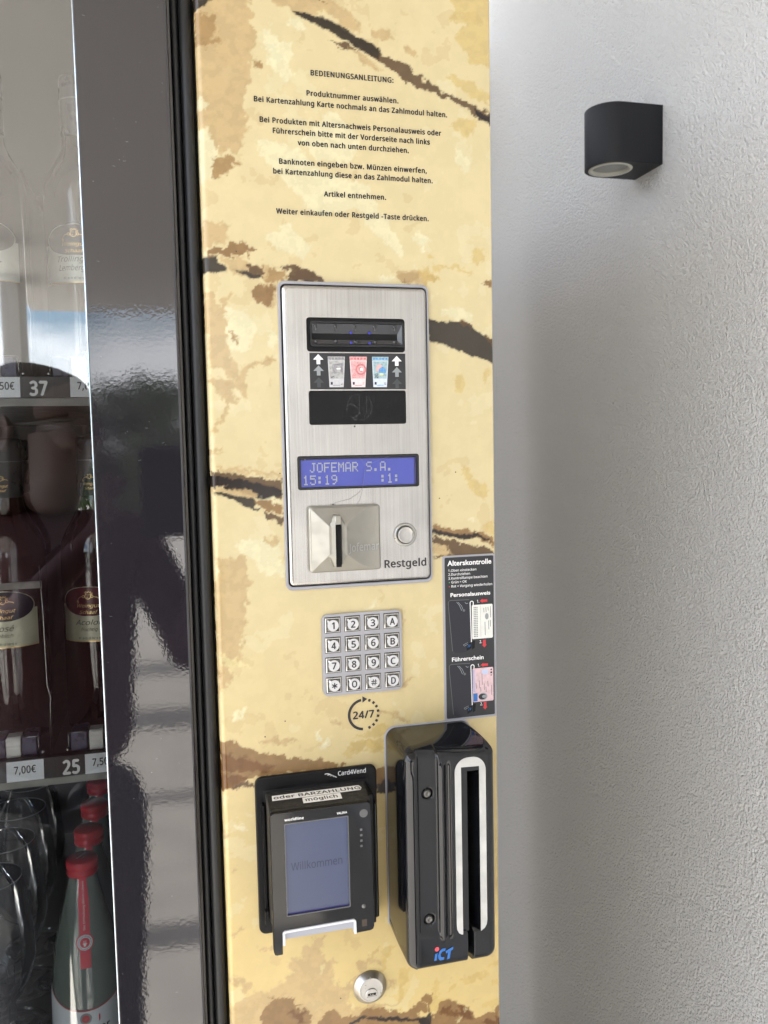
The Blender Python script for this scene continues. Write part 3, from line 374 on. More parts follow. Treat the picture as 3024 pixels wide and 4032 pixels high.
SHAPES=[["T",[[-88.9,489.3],[-48.8,493.8],[-43.9,478.9],[-45.9,472.7],[-42.7,461.9],[-46.6,449.4],[-46.0,440.8],[-47.3,428.6],[-51.3,417.0],[-53.2,410.8],[-49.2,398.0],[-52.2,389.1],[-56.1,378.3],[-61.6,372.7],[-66.0,375.0],[-73.2,371.1],[-77.2,381.2],[-84.0,385.9],[-92.6,389.6]]],["T2",[[-89.5,474.1],[-80.8,477.2],[-76.6,472.9],[-72.1,477.7],[-70.6,471.0],[-71.7,463.2],[-77.1,457.6],[-65.8,457.9],[-75.6,452.2],[-90.3,450.4]]],["L",[[-93.6,407.5],[-86.5,412.4],[-81.4,410.2],[-85.1,403.0],[-93.8,402.4]]],["L",[[-94.3,388.6],[-83.0,391.2],[-77.2,381.2],[-73.1,372.0],[-77.7,365.6],[-77.4,351.7],[-95.7,350.6]]],["T2",[[-77.7,367.3],[-66.1,370.7],[-56.5,366.9],[-63.7,363.0],[-66.7,353.3],[-80.0,352.6]]],["D",[[-90.6,489.1],[-70.8,488.0],[-78.0,483.0],[-89.4,475.0],[-91.2,474.8]]],["L",[[-34.4,470.5],[-21.2,458.8],[-25.0,453.2],[-17.9,446.9],[-15.5,436.6],[-20.3,429.2],[-30.8,442.2],[-35.8,453.9],[-37.3,464.1]]],["L",[[-17.8,481.7],[-7.9,478.4],[-0.8,471.3],[-6.4,469.0],[-14.4,475.1]]],["T2",[[-45.1,443.5],[-37.8,445.9],[-37.1,439.9],[-43.5,437.6]]],["T",[[-30.0,495.9],[16.6,501.1],[42.4,481.0],[41.3,473.8],[30.9,474.5],[16.2,485.3],[-2.3,483.3],[-14.1,484.7],[-25.8,486.9]]],["B",[[7.3,497.4],[11.8,495.3],[16.4,493.2],[10.0,494.3]]],["D2",[[-12.7,485.7],[-5.9,483.8],[2.3,483.0],[7.8,480.9],[14.2,481.1],[24.4,477.4],[29.9,472.6],[36.5,471.5],[44.0,467.8],[59.0,462.1],[57.0,453.9],[49.4,456.8],[41.9,461.4],[32.5,464.9],[21.4,470.0],[11.3,474.3],[3.0,476.9],[-6.0,480.3],[-11.4,483.2]]],["B",[[16.9,463.9],[26.5,458.7],[59.5,459.6],[76.2,454.1],[96.4,441.7],[110.1,435.0],[134.5,425.8],[153.1,419.2],[153.0,408.6],[139.7,416.5],[116.9,427.6],[99.6,431.7],[79.2,438.7],[65.9,448.5],[52.7,455.8],[29.9,464.4]]],["D2",[[-12.8,485.4],[1.4,483.6],[14.1,481.2],[27.0,477.2],[38.2,470.6],[59.5,462.7],[56.1,455.3],[42.9,459.5],[23.5,469.9],[7.6,475.9],[-8.2,481.9]]],["D",[[139.7,422.2],[153.0,415.9],[153.0,408.6],[141.4,415.9]]],["T",[[29.8,462.1],[42.8,455.7],[52.7,451.9],[59.2,447.9],[52.5,445.7],[41.1,452.4]]],["T",[[53.2,476.8],[68.2,479.1],[69.7,470.7],[59.7,468.1],[49.8,471.8]]],["T",[[76.4,466.6],[86.5,466.0],[89.0,459.2],[79.7,460.7]]],["Y",[[116.5,516.2],[156.9,520.8],[156.2,458.3],[134.9,456.3],[131.5,468.8],[122.9,477.5],[131.8,489.5],[117.9,491.2],[123.2,501.2]]],["Y",[[113.7,448.0],[134.7,445.1],[153.2,433.8],[153.2,425.7],[134.5,432.2],[122.3,439.2]]],["Y",[[116.6,408.3],[139.6,414.9],[141.3,406.9],[130.5,396.4]]],["L",[[-34.0,458.9],[-11.9,461.1],[-15.5,448.7],[-25.1,441.7],[-31.2,447.2]]],["L",[[-36.2,384.7],[-7.9,377.4],[4.6,364.3],[24.0,357.7],[47.2,354.3],[50.2,341.8],[70.0,315.5],[76.5,296.4],[63.0,305.5],[46.4,320.9],[33.4,336.1],[13.4,328.8],[-2.8,331.2],[-15.2,346.1],[-33.8,363.5],[-44.2,381.1]]],["L",[[-7.7,386.7],[15.5,410.0],[41.3,390.2],[30.9,370.6],[4.8,372.1]]],["L",[[-38.5,310.8],[-19.2,321.0],[-3.6,299.8],[-10.3,293.2],[-30.9,300.3]]],["L",[[119.8,386.0],[137.4,380.7],[131.9,368.9],[123.2,374.9]]],["L",[[83.9,321.0],[97.6,313.4],[88.8,303.3]]],["T",[[-89.3,296.6],[-72.1,304.3],[-67.3,318.6],[-88.6,317.6]]],["M",[[-86.5,296.7],[-72.2,300.1],[-63.6,303.9],[-54.9,305.0],[-52.2,300.1],[-45.0,299.0],[-49.4,296.7],[-55.1,298.6],[-58.1,294.2],[-66.8,293.2],[-76.7,293.5],[-83.8,293.3]]],["M",[[-55.1,298.6],[-52.3,296.6],[-51.8,290.2],[-53.9,291.5]]],["T",[[-76.8,292.8],[-58.2,292.8],[-52.6,286.6],[-39.6,285.6],[-33.7,287.2],[-31.2,272.9],[-41.3,275.5],[-58.6,279.2],[-68.6,281.0],[-72.7,287.3]]],["D",[[-89.5,292.7],[-78.2,293.1],[-76.9,288.6],[-71.4,284.5],[-70.0,281.3],[-81.5,280.3],[-90.0,278.9]]],["D",[[-65.0,283.3],[-55.6,282.2],[-44.1,279.7],[-41.3,277.6],[-44.3,275.7],[-52.9,277.3],[-60.0,280.6]]],["B",[[-55.5,285.7],[-45.4,286.8],[-39.6,283.4],[-42.7,279.7],[-52.8,281.6]]],["T2",[[-44.3,275.4],[-31.2,272.9],[-23.6,277.4],[-22.0,282.5],[-29.4,283.8],[-36.7,282.8],[-38.3,278.4]]],["B",[[-29.2,288.1],[-14.4,287.9],[-10.1,284.4],[-4.1,283.1],[3.3,279.0],[7.8,275.5],[-17.8,274.7],[-22.1,280.4],[-19.0,284.1],[-27.9,284.5]]],["B",[[-22.8,277.2],[-13.0,285.2],[-6.1,284.5],[-0.9,280.4],[5.2,278.9],[8.2,275.6],[-4.6,275.2],[-22.0,274.7]]],["M",[[-48.8,269.5],[-42.9,271.8],[-37.1,269.8],[-38.8,263.3],[-36.2,253.2],[-44.9,256.6],[-49.1,259.4]]],["T",[[-42.9,272.5],[-31.2,272.1],[-31.0,254.8],[-36.2,251.7],[-38.8,262.5],[-36.4,269.1]]],["T",[[-89.8,264.1],[-82.0,265.7],[-78.1,253.0],[-70.6,264.6],[-68.5,263.2],[-72.9,238.8],[-71.9,225.9],[-70.1,217.3],[-73.8,214.4],[-69.4,214.4],[-65.3,208.6],[-64.1,199.9],[-70.0,197.0],[-74.1,202.8],[-86.9,207.1],[-87.5,228.6],[-88.9,249.9]]],["L",[[-69.6,253.2],[-56.7,250.6],[-48.4,236.3],[-54.7,221.7],[-69.3,217.3],[-72.3,235.9]]],["T2",[[-68.7,236.7],[-64.4,234.6],[-61.1,227.5],[-63.3,223.8],[-66.8,228.8]]],["T",[[-61.0,207.2],[-40.3,215.3],[-33.7,212.4],[-37.5,209.5],[-49.3,208.0],[-56.8,201.4],[-58.5,195.6],[-56.7,183.9],[-59.7,181.0],[-64.5,188.3],[-74.5,192.7],[-77.2,197.0],[-67.1,197.0]]],["T",[[-85.7,201.3],[-74.3,197.0],[-69.0,185.4],[-64.8,179.6],[-72.2,176.7],[-75.3,168.0],[-81.5,155.5],[-85.8,155.6],[-79.7,166.6],[-74.3,178.2],[-83.2,191.2],[-87.3,195.6]]],["L",[[-38.9,235.0],[-32.3,234.4],[-31.9,224.9],[-37.2,220.5],[-39.8,229.2]]],["M",[[-39.2,273.4],[-32.5,269.3],[-34.6,258.3],[-39.6,260.7]]],["M",[[69.4,283.5],[81.5,285.7],[89.8,281.5],[82.2,276.0],[73.0,278.4]]],["T",[[65.7,284.3],[80.5,286.5],[101.1,283.6],[106.7,278.5],[91.6,276.3],[82.2,275.2]]],["L",[[53.7,281.3],[67.5,283.5],[63.7,277.2],[56.3,275.3]]],["T",[[-41.1,214.1],[-35.9,213.3],[-36.9,209.9],[-41.3,208.1]]],["Y",[[93.9,300.1],[103.4,297.9],[101.9,295.3],[95.1,295.7]]],["Y",[[135.2,304.2],[142.2,306.4],[149.2,302.8],[146.3,294.3],[139.3,293.4],[134.4,297.8]]],["Y",[[101.9,291.5],[115.6,292.6],[123.9,292.2],[135.0,286.2],[128.0,285.9],[121.1,289.6],[108.7,289.2],[107.2,284.0],[101.8,286.4]]],["Y",[[88.2,287.2],[99.1,287.6],[107.1,277.6],[96.2,276.0],[88.1,279.6]]],["M",[[143.3,279.3],[153.9,279.6],[153.9,275.7],[147.5,278.1]]],["L",[[88.7,316.4],[96.8,311.6],[94.0,307.7],[88.5,302.4]]],["L",[[108.2,255.8],[123.4,257.4],[135.9,249.9],[134.4,245.9],[117.7,249.5],[106.7,251.2]]],["D",[[96.0,247.8],[99.8,247.2],[105.2,245.4],[110.7,244.9],[119.1,246.3],[127.4,245.8],[134.4,242.7],[142.8,235.6],[148.4,231.8],[153.5,231.2],[153.3,211.3],[145.4,214.6],[134.1,216.5],[127.1,219.7],[114.6,224.2],[103.6,227.3],[95.6,229.1]]],["B",[[121.9,245.7],[128.8,245.6],[135.1,242.0],[133.0,239.4],[126.0,241.9]]],["B",[[142.8,235.6],[153.5,231.8],[153.5,227.9],[146.9,229.1]]],["Y",[[118.1,199.4],[124.7,199.4],[125.3,193.5],[127.4,192.2],[125.2,185.0],[119.6,187.0]]],["Y",[[143.7,198.8],[148.1,205.4],[152.4,206.1],[148.0,196.2],[143.7,194.2]]],["Y",[[119.4,122.2],[125.7,122.7],[131.4,119.3],[138.4,108.3],[147.6,105.4],[145.3,93.3],[136.8,99.0],[131.2,104.5],[125.6,115.4]]],["M",[[95.5,74.4],[105.3,72.7],[126.4,67.7],[140.7,65.1],[153.6,56.3],[153.6,52.2],[140.6,58.3],[130.6,60.1],[115.0,62.9],[101.0,65.5],[95.4,68.4]]],["D",[[95.4,70.4],[101.0,69.5],[109.4,67.1],[120.7,64.6],[130.6,63.5],[134.9,65.3],[143.5,60.9],[153.6,54.9],[137.8,60.4],[126.3,59.6],[115.0,61.5],[102.3,64.8],[95.4,66.4]]],["B",[[95.4,65.1],[103.7,62.0],[116.3,58.1],[130.5,54.7],[140.5,52.8],[153.5,46.7],[153.4,41.3],[95.0,44.4],[112.0,50.2],[100.8,54.8],[95.2,57.8]]],["T",[[95.2,56.4],[106.4,53.2],[114.7,47.4],[104.9,46.5],[95.1,48.4]]],["Y",[[142.2,70.4],[152.4,75.4],[153.6,57.7],[146.4,62.1]]],["L",[[126.5,76.5],[135.1,76.1],[132.2,72.2]]],["T",[[-89.6,141.5],[-82.1,140.2],[-77.7,142.3],[-77.8,139.0],[-89.7,137.1]]],["T",[[-85.7,127.7],[-71.6,127.9],[-62.9,128.2],[-67.3,125.6],[-56.4,124.2],[-34.2,121.3],[-31.5,117.9],[-43.2,119.3],[-58.7,122.0],[-78.3,124.2]]],["B",[[-89.6,124.5],[-76.1,123.6],[-63.1,121.0],[-53.3,118.5],[-43.3,117.7],[-31.2,116.2],[-31.4,101.0],[-43.8,100.3],[-53.7,102.9],[-66.8,107.8],[-79.8,111.5],[-90.1,111.9]]],["D",[[-89.8,120.6],[-79.5,119.8],[-67.6,117.8],[-56.7,115.3],[-47.9,112.2],[-39.0,110.3],[-31.5,107.8],[-31.6,103.8],[-39.3,100.7],[-48.3,99.9],[-53.7,102.9],[-65.7,107.2],[-79.8,111.5],[-90.1,111.9]]],["T",[[-90.1,111.3],[-72.2,110.2],[-53.6,107.4],[-53.2,101.8],[-63.7,103.3],[-76.7,105.9],[-90.2,107.5]]],["D",[[-85.4,107.3],[-75.6,105.9],[-65.9,103.3],[-57.1,103.0],[-52.7,100.6],[-51.7,97.2],[-55.1,94.6],[-50.7,92.7],[-53.0,91.1],[-59.6,94.2],[-67.1,98.9],[-79.0,103.2],[-88.7,106.3]]],["M",[[-52.7,100.6],[-43.8,99.2],[-31.4,95.4],[-31.6,87.5],[-44.1,90.2],[-50.7,92.7]]],["B",[[-49.7,90.4],[-39.7,87.8],[-30.8,85.2],[-31.0,78.4],[-39.9,82.2],[-46.5,85.8]]],["L",[[-50.5,101.1],[-39.3,100.2],[-31.7,99.3],[-31.8,96.5],[-43.8,99.2]]],["L",[[-60.4,68.5],[-35.9,65.0],[-31.1,35.2],[-45.7,38.3],[-60.8,55.0],[-70.5,64.5]]],["T",[[-49.2,69.1],[-35.8,69.0],[-35.9,65.0],[-40.5,61.9],[-44.9,64.3]]],["T",[[-86.1,56.3],[-65.3,55.2],[-60.3,38.0],[-64.9,-1.4],[-71.6,-35.1],[-85.6,-56.7],[-90.2,-62.0],[-89.5,-10.9]]],["L2",[[-88.9,-23.4],[-81.3,-28.6],[-68.1,-30.8],[-61.5,-34.8],[-67.1,-36.6],[-73.9,-37.2],[-77.3,-40.3],[-83.7,-34.0]]],["T2",[[-89.3,-35.8],[-86.7,-39.5],[-86.9,-45.2],[-89.6,-44.9]]],["L2",[[-78.6,-78.1],[-73.9,-72.8],[-63.7,-69.2],[-67.3,-74.6],[-70.8,-78.9],[-75.4,-83.0]]],["L",[[41.0,8.1],[46.5,12.3],[45.7,8.4],[38.2,2.4],[35.6,2.6]]],["T",[[67.7,-5.0],[70.4,-6.5],[68.9,-12.4],[66.9,-13.6]]],["T",[[66.6,-60.9],[78.4,-57.3],[75.6,-60.4],[68.6,-64.5],[65.9,-64.9]]],["T",[[46.4,-83.8],[57.9,-88.3],[69.5,-91.5],[70.1,-97.0],[57.8,-90.3],[46.3,-87.8]]],["T",[[2.3,-88.6],[14.1,-91.8],[12.7,-94.3],[2.9,-91.3]]],["L",[[43.4,-67.5],[53.5,-67.8],[48.7,-70.7]]],["L",[[-7.7,-96.8],[-4.5,-95.8],[-6.0,-102.9],[-9.2,-101.3]]],["L",[[-4.1,-106.4],[5.9,-102.9],[3.1,-108.6],[-1.0,-112.8],[-6.2,-112.2]]],["Y",[[21.1,-105.9],[33.9,-99.9],[40.7,-98.0],[51.6,-95.7],[51.4,-105.8],[40.5,-106.0],[30.4,-105.6]]],["Y",[[17.5,-114.9],[23.0,-109.4],[32.4,-109.1],[43.9,-108.4],[49.9,-112.4],[49.8,-118.5]]],["M",[[-89.1,-98.4],[-80.5,-98.0],[-70.7,-103.0],[-60.8,-106.7],[-53.4,-110.1],[-43.3,-113.9],[-25.5,-117.3],[0.5,-122.9],[8.3,-127.8],[13.6,-125.8],[13.5,-129.8],[-61.6,-130.0],[-74.3,-136.2],[-84.3,-137.6],[-89.3,-138.2],[-89.7,-113.7]]],["B2",[[-89.4,-106.0],[-80.8,-108.3],[-76.0,-111.4],[-67.3,-112.4],[-61.1,-117.0],[-43.5,-121.7],[-48.8,-126.3],[-56.4,-126.7],[-72.6,-123.5],[-90.0,-124.0]]],["T",[[-58.0,-97.9],[-35.2,-99.8],[-25.0,-102.9],[-35.4,-105.0],[-53.1,-101.7]]],["B",[[-81.8,-136.6],[-73.0,-133.8],[-63.0,-135.0],[-63.7,-138.2],[-75.6,-137.4]]],["B2",[[-90.1,-125.2],[-83.9,-124.7],[-72.8,-127.3],[-64.1,-131.0],[-74.2,-133.6],[-84.3,-137.6],[-89.2,-136.9]]],["Y",[[11.1,-118.8],[22.0,-110.7],[34.1,-108.0],[46.8,-113.5],[46.7,-121.5],[27.2,-116.6],[20.3,-123.9]]],["L",[[-8.0,-96.8],[-4.1,-95.9],[-5.6,-103.7],[-9.5,-103.3]]],["L",[[-4.4,-109.1],[4.9,-103.5],[0.8,-111.0],[-4.6,-114.4]]],["L",[[-78.5,-75.2],[-63.4,-69.6],[-69.9,-78.6],[-76.3,-83.1]]],["L",[[-77.8,-167.0],[-71.5,-166.6],[-69.3,-174.7],[-73.1,-176.8]]],["T",[[-89.0,-165.5],[-83.2,-178.0],[-85.8,-180.3],[-90.0,-178.4]]],["T",[[-82.8,-203.0],[-76.6,-205.2],[-84.2,-209.3]]],["M",[[41.4,-145.2],[48.2,-143.4],[47.9,-156.9],[42.5,-156.2]]],["D",[[40.0,-146.6],[51.2,-143.9],[50.9,-157.0],[41.4,-157.1]]],["M",[[37.0,-134.0],[51.4,-133.7],[51.1,-146.0],[39.1,-147.4]]],["T",[[-85.9,-260.7],[-78.2,-259.6],[-72.9,-258.1],[-76.0,-261.6],[-82.9,-263.2],[-85.9,-263.0]]],["T",[[-62.0,-277.7],[-52.7,-276.9],[-48.1,-279.3],[-57.5,-280.1],[-61.3,-280.2]]],["T",[[-3.0,-273.3],[-8.7,-277.3],[-15.0,-275.3],[-19.0,-277.9],[-17.6,-283.1],[-24.7,-282.6],[-28.7,-286.0],[-27.4,-294.4],[-31.3,-291.3],[-36.8,-291.9],[-37.8,-299.9],[-33.9,-302.3],[-39.7,-310.2],[-51.5,-312.1],[-58.6,-317.2],[-70.1,-315.8],[-80.3,-322.0],[-87.4,-328.7],[-87.9,-344.0],[36.5,-369.4],[40.2,-349.8],[24.5,-346.7],[15.4,-349.1],[11.7,-334.9],[7.0,-325.7],[4.0,-318.4],[2.2,-323.1],[-0.9,-320.8],[0.8,-314.5],[-3.1,-310.4],[-0.5,-304.3],[3.6,-302.5],[1.2,-298.8],[-4.4,-300.3],[-6.7,-295.7],[-10.7,-293.4],[-9.7,-286.1]]],["L2",[[-15.1,-308.2],[-10.1,-302.5],[-7.7,-303.0],[-9.5,-307.6]]],["T",[[20.5,-308.1],[21.4,-303.3],[29.6,-304.8],[34.7,-297.3],[40.6,-294.2],[40.5,-300.0],[34.6,-304.0],[42.8,-308.0],[42.6,-312.2],[32.9,-306.2],[27.8,-312.8],[21.2,-314.9]]],["T",[[7.0,-325.7],[19.5,-318.0],[25.2,-315.7],[20.9,-325.0],[12.5,-335.1]]],["M",[[-57.9,-320.6],[-46.3,-323.7],[-41.7,-325.4],[-32.3,-328.9],[-35.6,-331.5],[-28.5,-334.6],[-32.6,-337.1],[-23.9,-339.6],[-22.4,-343.2],[-18.4,-343.2],[-21.7,-347.5],[-20.3,-353.1],[-22.0,-357.4],[-61.2,-349.5],[-64.0,-340.7],[-62.2,-333.7],[-56.6,-328.2],[-51.8,-324.3]]],["B2",[[-42.1,-340.1],[-35.8,-338.9],[-28.6,-338.7],[-25.6,-341.8],[-28.0,-343.8],[-24.3,-352.3],[-32.9,-350.6],[-30.4,-345.8],[-34.3,-342.5],[-40.6,-342.1]]],["M",[[-15.4,-350.5],[-7.3,-347.1],[-4.0,-344.4],[0.8,-346.2],[5.5,-353.0],[16.2,-351.8],[16.1,-355.9],[23.6,-353.2],[28.7,-346.6],[37.0,-346.6],[41.8,-348.4],[41.3,-374.6],[-17.3,-362.6]]],["T",[[-87.1,-298.1],[-79.7,-302.7],[-71.3,-305.1],[-70.8,-313.3],[-75.5,-314.8],[-81.3,-305.6],[-86.6,-304.6]]],["D",[[12.7,-359.8],[20.2,-356.8],[26.8,-354.7],[30.1,-356.2],[23.4,-359.1],[16.8,-361.1],[15.0,-369.2],[11.7,-368.5]]],["M",[[30.4,-348.2],[37.8,-347.4],[43.8,-350.8],[43.7,-354.6],[52.7,-354.9],[64.1,-357.9],[72.5,-355.0],[80.3,-351.8],[83.3,-354.0],[85.5,-361.4],[75.5,-363.3],[84.7,-367.4],[87.7,-372.7],[87.5,-385.1],[29.8,-373.2]]],["T",[[30.5,-342.1],[42.4,-346.0],[56.6,-351.1],[55.8,-352.4],[43.8,-350.1],[30.4,-346.7]]],["D",[[30.2,-356.5],[37.6,-356.9],[42.1,-358.9],[45.1,-360.7],[56.4,-361.8],[60.1,-364.1],[70.8,-367.0],[78.5,-366.2],[84.7,-365.9],[86.3,-363.9],[88.6,-363.5],[89.2,-375.3],[89.1,-381.5],[82.9,-380.3],[75.4,-369.8],[61.6,-367.4],[45.0,-364.1],[37.6,-359.5],[30.1,-359.6]]],["Y",[[93.0,-334.9],[97.6,-336.6],[95.2,-340.8],[94.3,-346.8],[97.4,-352.0],[112.9,-358.2],[112.9,-361.3],[95.6,-361.0],[92.5,-365.1],[89.4,-362.9],[86.4,-359.2],[84.9,-354.3],[80.3,-350.3],[81.9,-346.0],[88.1,-345.6],[91.3,-340.8]]],["M",[[79.6,-348.6],[85.0,-345.0],[89.7,-345.9],[88.1,-350.2],[88.6,-362.8],[86.3,-362.3],[84.1,-354.1],[80.3,-351.8]]],["M",[[92.5,-363.5],[95.7,-356.4],[103.5,-356.4],[112.9,-358.2],[112.9,-362.9],[120.7,-366.0],[127.8,-369.7],[127.8,-376.0],[131.7,-377.6],[139.8,-376.1],[146.2,-374.2],[154.4,-371.0],[154.0,-402.8],[87.4,-389.0],[89.3,-370.7]]],["B2",[[94.0,-365.4],[101.9,-362.3],[106.6,-360.9],[108.1,-364.3],[103.4,-366.5],[114.4,-367.9],[111.3,-362.6],[116.8,-362.5],[121.5,-367.7],[126.3,-369.4],[127.0,-375.1],[127.7,-378.4],[120.6,-377.7],[116.7,-373.0],[111.2,-369.6],[104.9,-369.9],[95.5,-368.8]]],["B2",[[136.5,-381.7],[141.3,-381.1],[149.4,-383.5],[150.3,-376.6],[154.3,-380.5],[154.1,-394.9],[138.1,-386.0]]],["L2",[[115.2,-367.2],[120.7,-367.6],[120.7,-370.7]]],["L2",[[110.3,-376.5],[115.9,-372.9],[116.6,-377.7],[112.6,-378.9]]],["Y",[[115.6,-336.8],[126.7,-336.6],[141.9,-335.5],[136.2,-341.5],[127.4,-345.3],[119.5,-343.0]]],["Y",[[140.3,-330.5],[154.8,-326.8],[154.8,-330.7],[141.9,-332.7]]],["Y",[[102.9,-348.4],[106.9,-343.0],[113.2,-342.6],[108.4,-346.4]]],["Y",[[145.8,-346.4],[154.7,-344.1],[154.6,-350.4],[146.5,-350.5]]],["Y",[[44.1,-298.5],[51.0,-294.4],[56.2,-296.8],[51.5,-302.1],[47.6,-308.9],[44.4,-319.7],[40.0,-315.9],[43.2,-308.1]]],["Y",[[31.4,-303.0],[36.0,-296.2],[39.7,-294.7],[37.3,-301.8],[32.8,-304.0]]],["Y",[[60.3,-316.6],[70.2,-318.4],[66.9,-328.5],[62.9,-341.5],[60.4,-349.5],[55.1,-350.8],[59.1,-340.0],[57.6,-336.7]]],["T",[[49.5,-327.5],[57.1,-328.2],[53.2,-332.8],[45.5,-338.2],[47.9,-331.8]]],["Y",[[133.5,-366.1],[144.8,-363.6],[154.5,-363.9],[154.4,-371.0],[144.6,-373.1],[138.2,-370.2]]]]
PX0, PX1 = -88.5, 153.5
TOP, BOTTOM = 585.0, FLOOR + 60
def panel_mesh(name, x0, x1, z0, z1, step, material, round_left=True):
    xs = np.arange(x0 + 5, x1 + 1e-3, step); xs[-1] = x1 - .8
    ys = np.zeros_like(xs)
    if round_left:                                    # the sheet is folded back round both long edges
        t = np.linspace(90, 0, 9)[:-1]
        xs = np.concatenate([x0 + 5 - 5 * np.sin(np.radians(t)), xs]); ys = np.concatenate([5 - 5 * np.cos(np.radians(t)), ys])
        xs = np.concatenate([[x0], xs]); ys = np.concatenate([[30], ys])
    xs = np.concatenate([xs, [x1 - .25, x1, x1]]); ys = np.concatenate([ys, [.2, .9, 30]])
    zs = np.arange(z0, z1 + 1e-3, step)
    Xg, Zg = np.meshgrid(xs, zs); Yg = np.tile(ys, (len(zs), 1))
    nx, nz = len(xs), len(zs)
    co = np.stack([Xg * .001, Yg * .001, (Zg - FLOOR) * .001], -1).reshape(-1, 3)
    i = np.arange((nz - 1) * (nx - 1)); r = i // (nx - 1); c = i % (nx - 1); a = r * nx + c
    F = np.stack([a, a + 1, a + nx + 1, a + nx], -1).astype(np.int32)
    me = bpy.data.meshes.new(name)
    me.vertices.add(len(co)); me.vertices.foreach_set('co', co.ravel().astype(np.float32))
    me.loops.add(F.size); me.loops.foreach_set('vertex_index', F.ravel())
    me.polygons.add(len(F)); me.polygons.foreach_set('loop_start', np.arange(0, F.size, 4, dtype=np.int32))
    me.polygons.foreach_set('loop_total', np.full(len(F), 4, np.int32))
    me.update(calc_edges=True); me.polygons.foreach_set('use_smooth', np.ones(len(F), bool))
    col = paint(Xg + Yg * 0, Zg).reshape(-1, 3)
    at = me.color_attributes.new("print", 'FLOAT_COLOR', 'POINT')
    at.data.foreach_set('color', np.concatenate([col, np.ones((len(col), 1))], 1).ravel().astype(np.float32))
    me.materials.append(material)
    o = bpy.data.objects.new(name, me); COL.objects.link(o)
    return o
pm = mat("printed beige foil", (.8, .7, .4), .2, 0, .35, coat=.15, bump=.06, bscale=210, coat_rough=.04)
_n = pm.node_tree; _a = _n.nodes.new("ShaderNodeAttribute"); _a.attribute_name = "print"
_n.links.new(_a.outputs['Color'], _n.nodes['Principled BSDF'].inputs['Base Color'])

vm = thing('vending_machine', 'drinks vending machine with a beige printed control column and a grey glazed door', 'vending machine', (-330, 400, FLOOR))
fp = panel_mesh('front_panel', PX0, PX1, -500, TOP, 1.0, pm); adopt(fp, vm)
fp['label'] = 'beige panel printed with tan patches and dark cracks'
lp = panel_mesh('lower_panel', PX0, PX1, BOTTOM, -500.5, 5.0, pm); adopt(lp, vm)

M['side_bounce'] = mat('pale side bounce', (.60, .57, .50), .4, vary=.06, vscale=8)  # pale tone chosen to bounce light into the gap by the wall
# cabinet: back, sides, top, floor and plinth round the display room
mb = MB(); mb.box(-860, -825, 6, 850, BOTTOM, TOP, 'cabinet'); mb.box(-825, 153, 810, 850, BOTTOM, TOP, 'cabinet')
mb.box(-825, 153, 32, 810, TOP - 40, TOP - 2, 'cabinet'); mb.box(-825, 153, 32, 810, BOTTOM, BOTTOM + 120, 'cabinet')
mb.box(118, 152.6, 31, 810, BOTTOM, TOP - 40, 'cabinet'); mb.box(-860, 153, 40, 830, FLOOR + 5, BOTTOM, 'cabinet')
mb.build('cabinet', vm)
mb = MB(); mb.box(-176, -168, 34, 700, -700, TOP - 60, 'inner'); mb.box(-825, -176, 690, 700, -700, TOP - 60, 'inner')
mb.box(-176, 118, 31.5, 60, -700, TOP - 60, 'recess'); mb.build('inner_lining', vm)

# door: grey gloss frame, edge strip, rubber gaskets, glass
def door_bar(x0, x1, r=2.5):
    pr = [(x0, 30), (x0, .35), (x0, .3), (x0 + .5, 0), (x0 + .55, 0), (x0 + 5, 0), (x1 - r - 5, 0), (x1 - r - .1, 0)] + [(x1 - r + r * math.sin(R_(a)), r - r * math.cos(R_(a))) for a in range(0, 91, 15)] + [(x1, 30)]
    mb = MB(); mb.loft([[(x, y, z) for x, y in pr] for z in np.linspace(BOTTOM + 10, TOP - 3, 30)], 'frame', True, True, True)
    return mb
o = door_bar(-176.4, -108.6).build('door_frame', vm); o['label'] = 'glossy grey door stile'
door_bar(-822, -770).build('door_frame', vm)
MB().box(-770, -176.4, .3, 28, TOP - 60, TOP - 3, 'frame').build('door_rail', vm, .8); MB().box(-770, -176.4, .3, 28, BOTTOM + 10, -760, 'frame').build('door_rail', vm, .8)
mb = MB(); mb.add([(-108.6, 2.6, BOTTOM + 10), (-107, 3.8, BOTTOM + 10), (-107, 3.8, TOP), (-108.6, 2.6, TOP)], [(0, 1, 2, 3)], 'frame_edge')
mb.box(-107.8, -107, 3.8, 30, BOTTOM + 10, TOP, 'rubber'); mb.build('door_edge_trim', vm)
mb = MB()
for cx, r, cy in ((-95.5, 4.6, 9.5), (-103.5, 3.2, 12.5)):
    mb.loft([[(cx + r * math.cos(2 * math.pi * i / 20), cy + r * math.sin(2 * math.pi * i / 20), z) for i in range(20)] for z in np.linspace(BOTTOM + 10, TOP, 12)], 'rubber')
mb.box(-107, -88.6, 17, 30, BOTTOM + 10, TOP, 'recess'); o = mb.build('rubber_gasket', vm); o['label'] = 'black tubular door seal'
mb = MB(); mb.box(-770, -177.2, 4.0, 8.0, -758, TOP - 62, 'pane'); o = mb.build('glass_pane', vm); o['label'] = 'reflecting door glass'
mb = MB(); mb.loft([[(-177.6, 4, z), (-177.2, .2, z), (-176.5, .05, z), (-176.5, 4, z)] for z in np.linspace(-758, TOP - 62, 12)], 'pane_edge', True, True, False); mb.build('glass_edge', vm)

